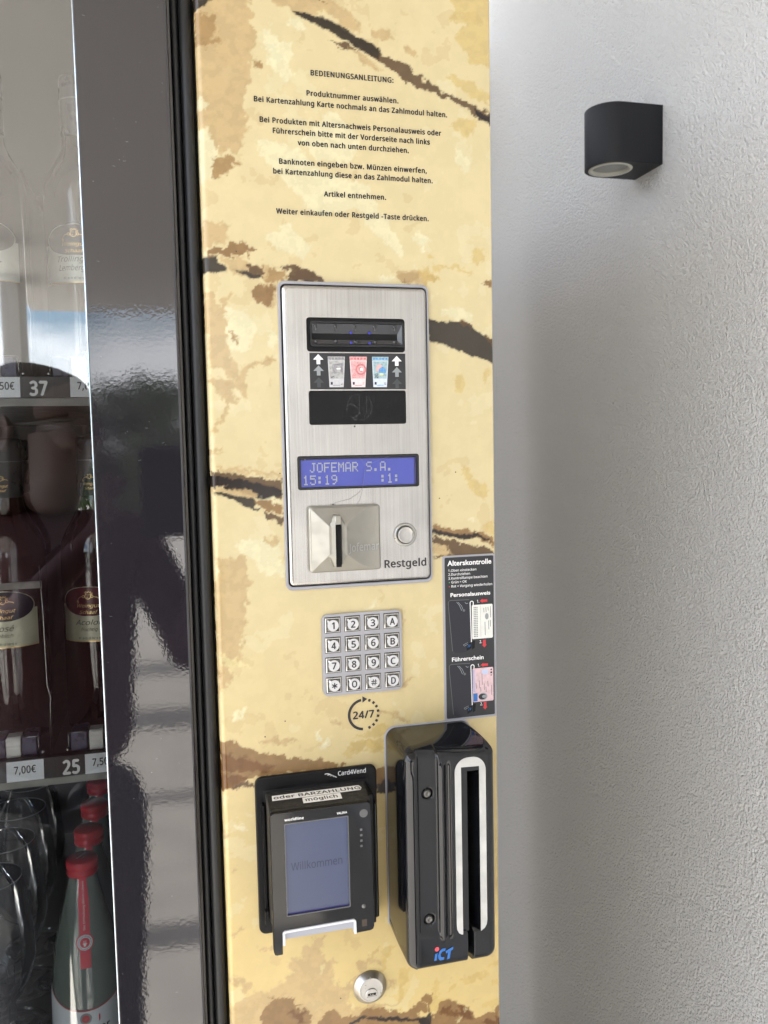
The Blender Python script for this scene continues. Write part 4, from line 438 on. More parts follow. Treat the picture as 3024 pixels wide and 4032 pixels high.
# instruction lettering on the panel
LINES = [("BEDIENUNGSANLEITUNG:", .6, 69.1, 436.7), ("Produktnummer auswählen.", -3.1, 73, 420.8),
         ("Bei Kartenzahlung Karte nochmals an das Zahlmodul halten.", -45, 114.9, 413.0),
         ("Bei Produkten mit Altersnachweis Personalausweis oder", -41, 109.5, 397.7),
         ("Führerschein bitte mit der Vorderseite nach links", -30.9, 99.4, 389.9), ("von oben nach unten durchziehen.", -11.3, 81.1, 381.9),
         ("Banknoten eingeben bzw. Münzen einwerfen,", -26.6, 96.4, 366.6), ("bei Kartenzahlung diese an das Zahlmodul halten.", -31.5, 101.4, 358.8),
         ("Artikel entnehmen.", 8.9, 60.9, 343.2), ("Weiter einkaufen oder Restgeld -Taste drücken.", -30.1, 97.4, 327.8)]
for s, a, b, z in LINES:
    mb = MB(); text(mb, s, a, b, z, 4.0, -.25, 'print_black', .09); mb.build('text_line', fp)
mb = MB()                                              # 24/7 sign
mb.poly([(x, z) for x, z in arc(32.2, -86.0, 13.9, 99, 266, 30)] + [(x, z) for x, z in arc(32.2, -86.0, 11.6, 266, 99, 30)], -.25, 'print_black')
mb.poly([(31.3, -70.2), (31.3, -75.8), (35.6, -72.9)], -.26, 'print_black')
for a in (66, 47, 28, 9, -11, -30, -49, -68):
    d = R_(a); c = (32.2 + 12.8 * math.cos(d), -86 + 12.8 * math.sin(d)); u = (math.cos(d), math.sin(d)); t = (-u[1], u[0])
    mb.poly([(c[0] + u[0] * p * 1.15 + t[0] * q * 1.05, c[1] + u[1] * p * 1.15 + t[1] * q * 1.05) for p, q in ((-1, -1), (1, -1), (1, 1), (-1, 1))], -.25, 'print_black')
text(mb, "24/7", 22.6, 41.4, -89.3, 6.2, -.25, 'print_black', .085); o = mb.build('opening_sign', fp); o['label'] = '24/7 in a round arrow'
mb = MB()                                              # fly specks and chips
for x, z in ((-62.5, 297), (-33.2, 121), (-35, -85), (-52, -96.5), (13.8, 480), (71.5, -301), (103, 96), (118, 118), (6, -335)):
    mb.disc(x, z, [(.55, -.05), (.55, -.3), (.3, -.5)], 'print_black', 7)
o = mb.build('dirt_specks', fp); o['kind'] = 'stuff'

# ------------------------------------------------------------------ steel payment plate
pp = partgroup('payment_panel', (32, 0, 150), vm)
mb = MB(); frame_ring(mb, rrect(-31, 95.3, 24.4, 275, 5.5), rrect(-28.9, 93.8, 27.2, 272.6, 4.2), -2.2, 1, 'gasket'); mb.build('plate_surround', pp, .5)
mb = MB(); mb.prism(rrect(-29.4, 94.2, 26.6, 273.0, 4.5), -.3, 2, 'recess'); mb.build('plate_recess', pp)
# plate with real openings, made as loops round each hole
def plate(mb, outer, holes, y, m):
    bm = bmesh.new(); loops = []
    for lp in [outer] + holes:
        vs = [bm.verts.new((x, y, z)) for x, z in lp]; es = [bm.edges.new((vs[i], vs[(i + 1) % len(vs)])) for i in range(len(vs))]; loops += es
    r = bmesh.ops.triangle_fill(bm, use_beauty=True, use_dissolve=False, edges=loops)
    bm.verts.index_update()
    mb.add([tuple(v.co) for v in bm.verts], [[v.index for v in f.verts] for f in bm.faces], m); bm.free()
hole_bill = rrect(-8.9, 73.6, 218.8, 246.3, 2.6); hole_pad = rrect(-8.5, 73.6, 159.8, 187.5, 2.0)
hole_lcd = rrect(-19.3, 84.1, 107.0, 134.6, 2.0)
mb = MB()
def off(x0, x1, z0, z1, r, d): return rrect(x0 + d, x1 - d, z0 + d, z1 - d, max(.4, r - d * .5), 8)
P0 = (-28.2, 93.4, 27.8, 272.0, 4.4)
prof = [(0, -.6)] + [(3.4 - 3.4 * math.cos(R_(a)), -.6 - 3.2 * math.sin(R_(a))) for a in range(10, 91, 10)]
loops = [[(x, y, z) for x, z in off(*P0, d)] for d, y in prof]
mb.loft(loops, 'steel', False, False, True)
plate(mb, [(x, z) for x, y, z in loops[-1]], [hole_bill, hole_pad, hole_lcd], -3.8, 'steel')
for h in (hole_bill, hole_pad, hole_lcd): mb.loft([[(x, -3.8, z) for x, z in h], [(x, -1.2, z) for x, z in h]], 'steel', False, False, False)
o = mb.build('steel_plate', pp); o['label'] = 'brushed steel plate with rounded edges'

mb = MB()                                             # bill slot
mb.prism(rrect(-8.6, 73.3, 219.1, 246.0, 2.4), -3.0, 4, 'black')
frame_ring(mb, rrect(-6.2, 72.4, 222.8, 243.2, 2), rrect(-4.9, 70.8, 224.6, 241.6, 1.4), -5.6, -3, 'black_gloss')
mb.add([(-4.8, -5.3, 241.2), (70.8, -5.3, 241.2), (68.3, -3.4, 233.6), (-4.2, -3.4, 233.6)], [(0, 1, 2, 3)], 'smoke_solid')
mb.add([(-4.8, -5.3, 225), (70.8, -5.3, 225), (68.3, -3.4, 228.6), (-4.2, -3.4, 228.6)], [(0, 1, 2, 3)], 'smoke_solid')
mb.add([(70.8, -5.3, 225), (70.8, -5.3, 241.2), (67.2, -3.3, 233.6), (67.2, -3.3, 228.6)], [(0, 1, 2, 3)], 'smoke_solid')
mb.box(-4.6, 67, -3.35, -3.2, 228.5, 233.7, 'slot')
mb.build('bill_slot', pp, .25)
mb = MB()
for x in (-1.8, 14.6, 31, 47.6, 64.4):
    mb.disc(x, 239.4, [(1.5, -5.0), (1.2, -6.0), (.5, -6.2)], 'smoke_solid', 12); mb.disc(x + .3, 227.2, [(1.5, -4.8), (1.0, -5.6), (.4, -5.8)], 'smoke_solid', 12)
    mb.box(x - .25, x + .25, -5.7, -4.6, 236.2, 239, 'bezel')
mb.build('slot_guide', pp)
mb = MB()
for x, z in ((27.5, 234.3), (43.3, 234.2), (27.6, 226.2), (43.2, 225.9)): mb.disc(x, z, [(1.1, -4.9), (.7, -5.5)], 'led', 12)
mb.build('blue_diode', pp)

st = MB().box(-7, 73.7, -4.0, -3.75, 188.6, 217.9, 'sticker').build('banknote_sticker', pp)
# (the three levels are machine > payment_panel > piece, so the notes and arrows are pieces of the panel)
NOTES = [((7.9, 22.3, 20.7, 8.9), (.50, .50, .52), (.22, .21, .24), (.36, .36, .35), "5"),
         ((26.1, 40.8, 38.9, 27.3), (.70, .60, .60), (.50, .16, .17), (.62, .34, .34), "10"),
         ((45.1, 59.2, 57.3, 45.8), (.55, .62, .70), (.10, .28, .55), (.30, .42, .45), "20")]
for (tl, tr, br, bl), c1, c2, c3, s in NOTES:
    m1 = mat("note paper " + s, c1, .4, vary=.10, vscale=500); m2 = mat("note ink " + s, c2, .4, vary=.3, vscale=700); m3 = mat("note tint " + s, c3, .4, vary=.25, vscale=600)
    zt, zb = 215.1, 190.3; mb = MB(); L = lambda t: tl + (bl - tl) * t; Rr = lambda t: tr + (br - tr) * t; z = lambda t: zt + (zb - zt) * t
    q = lambda a, b, u, v, yy, m: mb.poly([(L(a) + (Rr(a) - L(a)) * u, z(a)), (L(a) + (Rr(a) - L(a)) * v, z(a)), (L(b) + (Rr(b) - L(b)) * v, z(b)), (L(b) + (Rr(b) - L(b)) * u, z(b))], yy, m)
    q(0, 1, 0, 1, -4.06, m1); q(0, .13, 0, 1, -4.09, m3)
    for k in range(5): q(.03, .10, .05 + k * .19, .18 + k * .19, -4.12, m2)
    q(.15, .72, .05, .95, -4.08, m3)
    x0, x1 = L(.4), Rr(.4); cx = (x0 + x1) / 2 + 1; cz = z(.42)
    if s == "5":
        for k in range(3): stroke(mb, [(cx - 3.8 + k * 1.2, z(.55) - .1), (cx - 3.8 + k * 1.2, z(.28)), (cx + 3.9 - k * .5, z(.22 + k * .03)), (cx + 3.9 - k * .5, z(.52))], .8, -4.13 - k * .01, m2)
        mb.box(cx - 1.5, cx + 2.4, -4.14, -4.1, z(.42), z(.38), 'print_white')
    elif s == "10":
        for k, r in enumerate((4.6, 3.2, 1.8)): mb.poly(arc(cx + 1.2, cz, r, 0, 360, 24), -4.12 - k * .02, (m2, m3, m2)[k])
        mb.poly([(cx + .3, cz - 1), (cx + 2.9, cz - 1), (cx + 2.9, cz + .6), (cx + 1.6, cz + 1.5), (cx + .3, cz + .6)], -4.2, 'print_white')
    else:
        mb.poly(arc(cx - 1.6, cz + 1.5, 2.8, 0, 180, 12) + [(cx - 4.4, cz - 1.5), (cx + 1.2, cz - 1.5)], -4.12, mat("note pink", (.62, .40, .38), .4))
        mb.poly([(cx - 2.2, cz - 2.8), (cx - 2.2, cz + .2), (cx + .8, cz + 2.6), (cx + 3.8, cz + .2), (cx + 3.8, cz - 2.8)], -4.14, m2)
        mb.poly([(cx - 1.6, cz - 4.5), (cx + 1.6, cz - 4.5), (cx + 1.6, cz - 3), (cx - 1.6, cz - 3)], -4.12, mat("note yellow", (.62, .62, .28), .4))
    q(.83, .92, .10, .24, -4.12, 'print_navy'); q(.93, .95, .25, .75, -4.12, m2)
    pl = lambda bx, bz: (lambda a, b: (bx - b, -4.22, bz + a))          # lettering turned a quarter to the left
    text(mb, s, 0, 1.9 * len(s), 0, 2.6, 0, m2 if s == "10" else 'print_navy', .03, place=pl(L(.7) + 4.3, z(.71)))
    text(mb, s, 0, .95 * len(s) + .2, 0, 1.5, 0, m2 if s == "10" else 'print_navy', .03, place=pl(Rr(.93) - .9, z(.93)))
    mb.keep = True
    mb.build('banknote_print', pp)
for x in (.2, 66.2):
    for k, (m, dz) in enumerate((('print_white', 0), ('print_grey', -9.1), ('print_dim', -18.6))):
        z = 216.9 + dz + (-1.0 if x > 9 else 0); mb = MB()
        mb.poly([(x, z), (x + 4.3, z - 4.4), (x + 1.5, z - 4.4), (x + 1.5, z - 8.1), (x - 1.5, z - 8.1), (x - 1.5, z - 4.4), (x - 4.3, z - 4.4)], -4.06, m); mb.build('arrow_print', pp)

mb = MB(); mb.prism(rrect(-8.2, 73.3, 160.0, 187.2, 1.8), -4.4, 2, 'black'); pad = mb.build('blank_cover', pp, .7); pad['label'] = 'black blank cover with an engraved round logo'
mb = MB(); cx, cz = 33.5, 173.9                      # engraved emblem: thin raised outlines
e = lambda pts: stroke(mb, pts, .4, -4.55, 'smoke_solid')
e(arc(cx, cz, 10.6, 92, 190, 20) + arc(cx - 6.2, cz - 1.6, 4.6, 200, 95, 8)[::1] + [(cx, cz - 2)]); e([(cx - .3, cz + 10.6), (cx + .2, cz - 8)])
e(arc(cx - 5.5, cz - 3.2, 5.2, -95, 10, 12)); e(arc(cx, cz, 10.6, 55, -85, 26)); e([(cx + 6.1, cz + 8.6), (cx + 6.1, cz - 3)] + arc(cx + 1, cz - 3, 5.1, 0, -75, 8)); e(arc(cx - 1, cz - 3, 7.6, -145, -95, 8))
mb.build('engraved_logo', pp)

mb = MB()                                             # display window
frame_ring(mb, rrect(-19.0, 83.8, 107.3, 134.3, 1.9), rrect(-16.6, 81.9, 109.0, 132.2, .8), -4.5, 0, 'black_gloss'); mb.build('display_bezel', pp, .4)
mb = MB(); mb.box(-16.8, 82.0, -2.9, -2, 108.8, 132.4, 'lcd_edge'); mb.box(-16.4, 79.7, -3.1, -2.9, 109.1, 131.2, 'lcd'); mb.build('display', pp)
FONT = {'J': "00111 00010 00010 00010 00010 10010 01100", 'O': "01110 10001 10001 10001 10001 10001 01110", 'F': "11111 10000 10000 11110 10000 10000 10000",
        'E': "11111 10000 10000 11110 10000 10000 11111", 'M': "10001 11011 10101 10101 10001 10001 10001", 'A': "01110 10001 10001 10001 11111 10001 10001",
        'R': "11110 10001 10001 11110 10100 10010 10001", 'S': "01111 10000 10000 01110 00001 00001 11110", '.': "00000 00000 00000 00000 00000 01100 01100",
        '1': "00100 01100 00100 00100 00100 00100 01110", '5': "11111 10000 11110 00001 00001 10001 01110", '9': "01110 10001 10001 01111 00001 00010 01100", ':': "00000 01100 01100 00000 01100 01100 00000"}
mb = MB()
for row, s in enumerate((" JOFEMAR S.A.", "15:19      :1:")):
    for k, ch in enumerate(s):
        if ch not in FONT: continue
        for r, bits in enumerate(FONT[ch].split()):
            for c, bt in enumerate(bits):
                if bt == '1':
                    x = -15.0 + k * 5.93 + c * .98; z = 128.9 - row * 10.2 - r * 1.13
                    mb.add([(x, -3.16, z), (x + .95, -3.16, z), (x + .95, -3.16, z - 1.1), (x, -3.16, z - 1.1)], [(0, 1, 2, 3)], 'lcd_dot')
mb.build('display_lettering', pp)

# cast coin slot: pyramid faces rising to a ridged slot
mb = MB(); x0, x1, z0, z1 = -12.3, 48.0, 38.8, 93.8
base = rrect(x0, x1, z0, z1, 2.6, 4); n = len(base)
lo = [[(x, -3.4, z) for x, z in base], [(x, -9.0, z) for x, z in rrect(x0 + .3, x1 - .3, z0 + .3, z1 - .3, 2.6, 4)], [(x, -10.2, z) for x, z in rrect(x0 + 1.6, x1 - 1.6, z0 + 1.6, z1 - 1.6, 2.0, 4)]]
mb.loft(lo, 'cast', False, False, False)
# heights: left face, right face (broad, curved), top and bottom faces
def coin_h(x, z):
    u = 0 if abs(x - 9.2) < 6 else 0
    hl = 10.2 + (x - x0) * .62; hr = 10.2 + 0 + 9.6 * max(0, (x1 - x) / 31.5) ** 1.8
    ht = 10.2 + (z1 - z) * .58; hb = 10.2 + (z - z0) * .58
    return min(hl, hr, ht, hb, 19.5)
NX, NZ = 76, 68; X = np.linspace(x0 + 1.6, x1 - 1.6, NX); Z = np.linspace(z0 + 1.6, z1 - 1.6, NZ); vs = []
for z in Z:
    for x in X:
        h = coin_h(x, z); w = 6.9 * (1 - min(1, max(0, (abs(z - 65.2) - 12) / 9.5)) * .62) 
        if abs(x - 9.6) < w and abs(z - 65.2) < 21.5: h = max(h, min(22.5, 18.9 + (w - abs(x - 9.6)) * .40))
        if abs(x - 10.2) < 2.2 and 43.8 < z < 86.6: h = 20.4 if z > 79 else 12
        vs.append((x, -h, z))
fs = [(j * NX + i, j * NX + i + 1, (j + 1) * NX + i + 1, (j + 1) * NX + i) for j in range(NZ - 1) for i in range(NX - 1)]
mb.add(vs, fs, 'cast'); mb.add([(8.2, -18.7, 44.2), (12.4, -18.7, 44.2), (12.4, -18.7, 79.5), (8.2, -18.7, 79.5)], [(0, 1, 2, 3)], 'slot')
o = mb.build('coin_slot', pp); o['label'] = 'cast zinc coin slot with faceted hood'
mb = MB(); hx = lambda a, b: (a, -coin_h(a, b) - .28, b)
for w_, m_, dx, dz in ((.075, 'cast', 0, 0),):
    text(mb, "Jofemar", 18.4, 46.2, 56.0, 6.4, 0, 'steel_h', .035, place=lambda a, b: (a, -coin_h(a, b) - .35, b)); text(mb, "Jofemar", 18.7, 46.6, 55.6, 6.4, 0, 'print_grey', .035, place=lambda a, b: (a, -coin_h(a, b) - .15, b))  # grey offset copy paints the shade beside the raised letters
mb.keep = True; mb.build('shaded_lettering', pp)
mb = MB(); mb.disc(70.6, 66.6, [(9.9, -3.7), (9.9, -5.0), (8.9, -5.8), (7.6, -5.6), (7.5, -4.2)], 'steel_h', 48, cap=False)
mb.disc(70.6, 66.6, [(7.5, -4.3), (7.3, -4.2)], 'recess', 40); mb.disc(70.6, 66.6, [(7.0, -4), (7.0, -7.6), (6.5, -8.3), (6.1, -8.1), (3, -7.8)], 'steel_h', 44)
o = mb.build('return_button', pp); o['label'] = 'round steel push button'
mb = MB(); text(mb, "Restgeld", 52.2, 89.2, 39.3, 6.2, -3.9, 'print_black', .07); mb.build('text_line', pp)
mb = MB()
mb.tube([(8, -6, 94.5), (14, -4.6, 96.5), (24, -4.4, 98.5), (31, -4.6, 103), (34.6, -4.8, 107), (35.5, -5, 115), (36.5, -5, 122), (42, -4.9, 127), (50, -4.8, 130.5), (58, -4.5, 133)], .09, 'script_grey', 4)
mb.tube([(28, -4.2, 92), (32, -4.3, 97), (34.3, -4.5, 104), (35, -4.8, 110), (36.5, -5, 119), (37, -5, 126), (34, -5, 131), (28, -4.4, 135.5), (18, -4.2, 134.5)], .07, 'script_grey', 4)
mb.build('stray_hair', pp)
mb = MB()
for x, z, r in ((29.2, 158.2, .8), (29, 247.8, .4), (-6, 108, .9), (-4.8, 107.2, .5), (9.4, 94.2, .8), (11, 94.6, .5), (7.6, 94.4, .5), (80, 246, .3), (-20, 230, .3), (-14.6, 131.6, .9), (-13, 131.9, .6), (-7.4, 113.9, .7)):
    mb.disc(x, z, [(r, -3.8 if z > 140 or z < 107 else -4.2), (r * .6, -4.4)], 'script_grey' if r < .7 else 'rail', 7)
o = mb.build('dirt_specks', pp); o['kind'] = 'stuff'

# ------------------------------------------------------------------ keypad
kp = partgroup('keypad', (32, 0, -34), vm)
kp['label'] = 'metal keypad with sixteen round faced keys'
mb = MB(); holes = []
for i in range(4):
    for j in range(4): holes.append([(17 * i - .1, -17 * j + .2), (17 * i + 13.5, -17 * j + .2), (17 * i + 13.5, -17 * j - 13.4), (17 * i - .1, -17 * j - 13.4)])
po = rrect(-2.6, 66.6, -67.0, 2.4, 5.2, 6)
plate(mb, po, holes, -2.0, 'key_plate'); mb.loft([[(x, -2.0, z) for x, z in po], [(x, .5, z) for x, z in po]], 'key_plate', False, False, False)
for h in holes: mb.loft([[(x, -2.0, z) for x, z in h], [(x, -.3, z) for x, z in h]], 'recess', False, True, False)
mb.build('keypad_plate', kp)
KEYS = "123A456B789C*0#D"
for n_, ch in enumerate(KEYS):
    i, j = n_ % 4, n_ // 4; x, z = 17 * i + 6.7, -17 * j - 6.6; mb = MB()
    sq = lambda h: [(x - h, z - h), (x + h, z - h), (x + h, z + h), (x - h, z + h)]
    mb.loft([[(a, y, b) for a, b in sq(h)] for h, y in ((6.35, -.6), (6.35, -2.6), (5.9, -3.1), (5.35, -3.1), (5.2, -1.8))], 'key_metal', False, False, False)
    mb.loft([[(a, y, b) for a, b in sq(h)] for h, y in ((5.2, -1.7), (4.9, -1.6))], 'bezel', False, True, False)
    cs = [(x + (4.85 if abs(math.cos(R_(a))) > .999 or True else 0) * max(-1, min(1, 1.35 * math.cos(R_(a)))), z + 4.85 * max(-1, min(1, 1.35 * math.sin(R_(a))))) for a in range(0, 360, 10)]
    ci = lambda r: [(x + r * math.cos(R_(a)), z + r * math.sin(R_(a))) for a in range(0, 360, 10)]
    mb.loft([[(a, -1.5, b) for a, b in cs], [(a, -2.6, b) for a, b in cs], [(a, -4.9, b) for a, b in ci(4.75)]], 'key_metal', False, False, False)
    mb.loft([[(a, -4.9, b) for a, b in ci(4.75)], [(a, -5.2, b) for a, b in ci(4.6)]], 'key_cap', False, True, False)
    w = {'1': 2.6, '*': 4.6, '#': 4.6, 'A': 4.6, 'D': 4.3, 'B': 4.1, 'C': 4.5, '0': 4.6}.get(ch, 4.0)
    if ch == '*':
        for a in (90, 30, -30): stroke(mb, [(x - 2.5 * math.cos(R_(a)), z - 2.5 * math.sin(R_(a))), (x + 2.5 * math.cos(R_(a)), z + 2.5 * math.sin(R_(a)))], 1.0, -5.34 - a * .0001, 'print_black')
    elif ch == '#':
        for a in (-.95, .95): stroke(mb, [(x + a - .35, z - 2.6), (x + a + .35, z + 2.6)], .75, -5.34, 'print_black'); stroke(mb, [(x - 2.5, z + a), (x + 2.5, z + a)], .75, -5.35, 'print_black')
    else: text(mb, ch if ch != '0' else 'O', x - w / 2, x + w / 2, z - 2.7, 5.5, -5.34, 'print_black', .075)
    o = mb.build('key', kp); o['label'] = {'*': 'star key', '#': 'hash key'}.get(ch, 'key marked ' + ch)

mb = MB(); rg = random.Random(3)
for _ in range(60):
    x = rg.uniform(-174, -112); z = rg.uniform(-330, 500); rr = rg.choice((.12, .16, .22)); mb.disc(x, z, [(rr, -.02), (rr * .5, -.12)], 'print_grey', 6)
for _ in range(12):
    x = rg.uniform(-172, -116); z = rg.uniform(-330, 500); a = rg.uniform(-.6, .6); stroke(mb, [(x, z), (x + 2.2 * math.cos(a), z + 1.4 * math.sin(a))], .12, -.05, 'print_grey')
o = mb.build('dust_specks', vm); o['kind'] = 'stuff'

MB().box(153.2, 154.2, 31, 849, BOTTOM, TOP - 2, 'side_bounce').build('side_bounce_panel', vm)  # unseen pale sheet added to brighten the wall by bounced light
M['tray'] = mat('translucent grey tray', (.33, .34, .39), .4); M['screw'] = mat('dull steel screw', (.17, .165, .155), .38, 1); M['steel_l'] = mat('lock steel', (.46, .44, .41), .34, 1)
# ------------------------------------------------------------------ age-check sticker
ak = partgroup('age_check_sticker', (129, 0, -27), vm); ak['label'] = 'tall charcoal sticker with age check instructions'
mb = MB(); mb.prism(rrect(104.6, 153.1, -99.6, 46.0, 2, 4), -.55, 0, 'gasket'); mb.build('sticker_border', ak)
mb = MB(); mb.prism(rrect(106.6, 151.6, -97.6, 44.4, 1.2, 4), -.75, -.4, 'sticker'); mb.build('sticker_sheet', ak)
Y = -.95
text(MB(), "Alterskontrolle", 109.0, 149.6, 37.3, 4.3, Y, 'print_white', .022, font='g').build('text_line', ak)
for s, a, b, z in (("1.Oben einstecken", 109.8, 135.5, 32.0), ("2.Durchziehen", 109.7, 129.7, 28.6), ("3.Kontrolllampe beachten", 109.7, 145.8, 25.2), ("Grün = OK", 112.4, 126.6, 21.8), ("Rot = Vorgang wiederholen", 112.4, 150.2, 18.2)):
    text(MB(), s, a, b, z, 2.1, Y, 'print_white', .02).build('text_line', ak)
text(MB(), "Personalausweis", 111.5, 148.3, 10.0, 3.3, Y, 'print_white', .02, font='g').build('text_line', ak); text(MB(), "Führerschein", 112.0, 141.4, -47, 3.5, Y, 'print_white', .02, font='g').build('text_line', ak)
mb = MB(); mb.disc(110.6, 22.7, [(.5, Y + .02), (.45, Y)], 'green', 10); mb.disc(110.6, 19.1, [(.5, Y + .02), (.45, Y)], 'red', 10); mb.build('sticker_dot', ak)
m_dev = mat("printed device body", (.008, .009, .016), .3); m_card = mat("printed card paper", (.66, .66, .62), .4, vary=.05, vscale=200)
m_lic = mat("printed licence pink", (.62, .44, .46), .4, vary=.12, vscale=260)
for dz, lic in ((0, False), (-56.4, True)):
    mb = MB(); stroke(mb, [(128.5, 6.6 + dz), (111, 7 + dz), (109.4, 5.6 + dz), (109.4, 3 + dz), (112.6, -37 + dz), (114, -39.6 + dz)], .55, Y + .06, 'bezel')
    mb.poly([(110.2, 6.4 + dz), (130, 5.6 + dz), (130.5, -37.2 + dz), (123, -40 + dz), (113.2, -39.2 + dz), (109.6, 3 + dz)], Y + .04, m_dev)
    mb.poly([(130.6, -30 + dz), (133.6, -30 + dz), (133.2, -36.5 + dz), (130.7, -37.8 + dz)], Y + .05, 'black'); mb.poly([(125.5, -31.5 + dz), (130.2, -31.8 + dz), (130.2, -36.3 + dz), (125.7, -38.6 + dz)], Y + .02, 'black')
    stroke(mb, [(117, 5.2 + dz), (119.5, 2.2 + dz), (121.5, -2.5 + dz)], .45, Y, 'print_grey'); stroke(mb, [(118.4, 5 + dz), (121.5, 1.6 + dz), (122.6, -1.2 + dz), (123.8, -3 + dz)], .4, Y, 'print_grey')
    mb.poly(arc(123.6, -2.6 + dz, 1.2, 0, 360, 12), Y, 'bezel'); stroke(mb, [(124.6, 4.4 + dz), (126, 3.2 + dz), (127.4, 3.6 + dz)], .5, Y, 'print_grey')
    stroke(mb, [(122.6, -33 + dz), (126.6, -31.4 + dz), (127.2, -32.6 + dz), (123.4, -34.2 + dz), (122.6, -33 + dz)], .35, Y, 'print_grey')
    stroke(mb, [(126.8, -35.6 + dz), (127.4, -33.6 + dz)], .5, Y - .02, 'blue'); stroke(mb, [(128.4, -35.4 + dz), (129, -33.2 + dz), (127.9, -33.6 + dz)], .5, Y - .02, 'blue')
    mb.build('printed_reader_picture', ak)
    mb = MB(); stroke(mb, [(130.2, -31 + dz), (129.4, 3.4 + dz)] + arc(130.9, 3.6 + dz, 1.5, 180, 0, 8) + [(132.2, 1.4 + dz)], .75, Y - .02, 'print_white'); mb.build('printed_slot_outline', ak)
    mb = MB(); mb.poly(rrect(130.9, 150.3, -28.6 + dz, 1.6 + dz, 1, 3), Y - .05, m_lic if lic else m_card)
    if not lic:
        for k in range(3):
            for i in range(17): mb.box(132.6 + k * 1.35, 133.5 + k * 1.35, Y - .09, Y - .07, -26.8 + i * 1.6, -25.8 + i * 1.6, 'script_grey')
        stroke(mb, [(139.2, -28 + dz), (138.8, 1 + dz)], .18, Y - .08, 'script_grey'); mb.poly(arc(144.8, -9.2, 1.7, 0, 360, 16, 2.8), Y - .08, 'print_grey')
        for x, z, l in ((142, -1.5, 4), (144, -1, 4.5), (146, -.8, 3.4), (148.2, -.5, 10), (143, -14, 12), (146.4, -13, 8), (148, -12.6, 6)): stroke(mb, [(x, z), (x + .2, z - l)], .55, Y - .09, 'script_grey')
    else:
        mb.poly([(131.3, -77.2), (135.3, -77.2), (135.3, -84.4), (131.3, -84.4)], Y - .09, 'blue')
        mb.poly([(131.4, -56), (132.6, -56), (132.6, -76), (131.4, -76)], Y - .085, mat("licence edge tint", (.30, .36, .62), .4))
        mb.poly(arc(142.6, -58.6, 3.2, 0, 360, 18, 2.4), Y - .085, mat("licence swirl", (.45, .50, .66), .4))
        mb.poly(arc(140.4, -80.6, 4.1, 0, 360, 20, 3.3), Y - .09, 'print_grey'); mb.poly(arc(139.8, -80.6, 3.6, 0, 360, 20, 2.6), Y - .10, 'print_black'); mb.poly(arc(141.4, -80.6, 1.9, 0, 360, 16, 1.4), Y - .11, 'print_grey')
        for x, z, l in ((134, -68, 5), (137, -66, 7), (138.2, -72, 4), (139.6, -60, 10), (141.6, -69, 6), (143.2, -72, 5), (145, -67, 5), (148.4, -71, 9)): stroke(mb, [(x, z), (x + .3, z - l)], .5, Y - .09, 'script_grey')
        for k, zz in enumerate((-57, -59.6, -62)): mb.poly(arc(148.4, zz, .9, 0, 360, (4, 12, 3)[k]), Y - .1, 'print_black')
    mb.build('printed_card_picture', ak)
    mb = MB(); a = (138.6, 4.8 + dz) if not lic else (138.6, -52.3)
    mb.poly([(a[0], a[1]), (a[0] + 2.4, a[1] + 1.9), (a[0] + 2.4, a[1] + 1.1), (a[0] + 6.8, a[1] + 1.1), (a[0] + 6.8, a[1] - 1.1), (a[0] + 2.4, a[1] - 1.1), (a[0] + 2.4, a[1] - 1.9)], Y, 'red'); mb.build('red_arrow', ak)
    z = -36.8 if not lic else -92.6; mb = MB()
    mb.poly([(142.3, z), (144.5, z + 2.5), (143.6, z + 2.5), (143.6, z + 6.9), (141, z + 6.9), (141, z + 2.5), (140.1, z + 2.5)], Y, 'red'); mb.build('red_arrow', ak)
    text(MB(), "1.", 135.8, 137.9, (3.4 + dz) if not lic else -53.4, 2.5, Y - .06, 'print_white', .04).build('step_number', ak); text(MB(), "2.", 137.8, 139.9, z + 4.2, 2.5, Y - .06, 'print_white', .04).build('step_number', ak)

# ------------------------------------------------------------------ card terminal
ct = partgroup('card_terminal', (-10, 0, -200), vm); ct['label'] = 'black card terminal with a pale blue screen'
mb = MB(); mb.prism(rrect(-62, 41.3, -264, -129.4, 6, 6), -4, 0, 'black'); mb.build('mounting_plate', ct, 1.0)
mb = MB(); mb.prism([(-55.5, -140.6), (33.5, -140.6), (33.5, -254), (-55.5, -254)], -4.25, -3, 'recess'); mb.build('plate_opening', ct)
mb = MB()                                             # deep housing behind the face
bk = [(-53.7, -142.6), (31.4, -142.6), (31.4, -251), (-53.7, -251)]; fr = [(-55.0, -142.9), (26.3, -143.0), (26.8, -240), (-54.6, -240)]
mb.loft([[(x, -4, z) for x, z in bk], [(x, -41, z) for x, z in fr]], 'black_rough', False, True, False); mb.build('terminal_housing', ct, 1.6)
mb = MB(); mb.box(27.5, 33.8, -24, -4, -258, -146, 'black'); mb.box(33.8, 39.2, -13, -4, -260, -160, 'black_gloss'); mb.box(33.0, 36.4, -17, -13, -258, -158, 'black'); mb.build('side_bracket', ct, 1.2)
mb = MB(); mb.box(-57.3, -55.8, -12, -4, -252, -150, 'black'); mb.box(-57.9, -55.4, -16, -10, -250.5, -238, 'black'); mb.build('mounting_tab', ct)
face = [(-48.0, -258.6), (-48.0, -240.6), (-46.6, -239.0), (9.8, -238.6), (11.6, -240.2), (11.6, -252.0)] # notch for the card tray
fo = [(-55.2, -146.4), (-54.4, -144.2), (-52.4, -143.1)] + [(23.2, -143.4), (25.0, -144.4), (25.9, -146.6)] + [(26.7, -248.3), (26.0, -250.6), (24, -251.6), (11.9, -251.9)]
ol = fo[::-1]
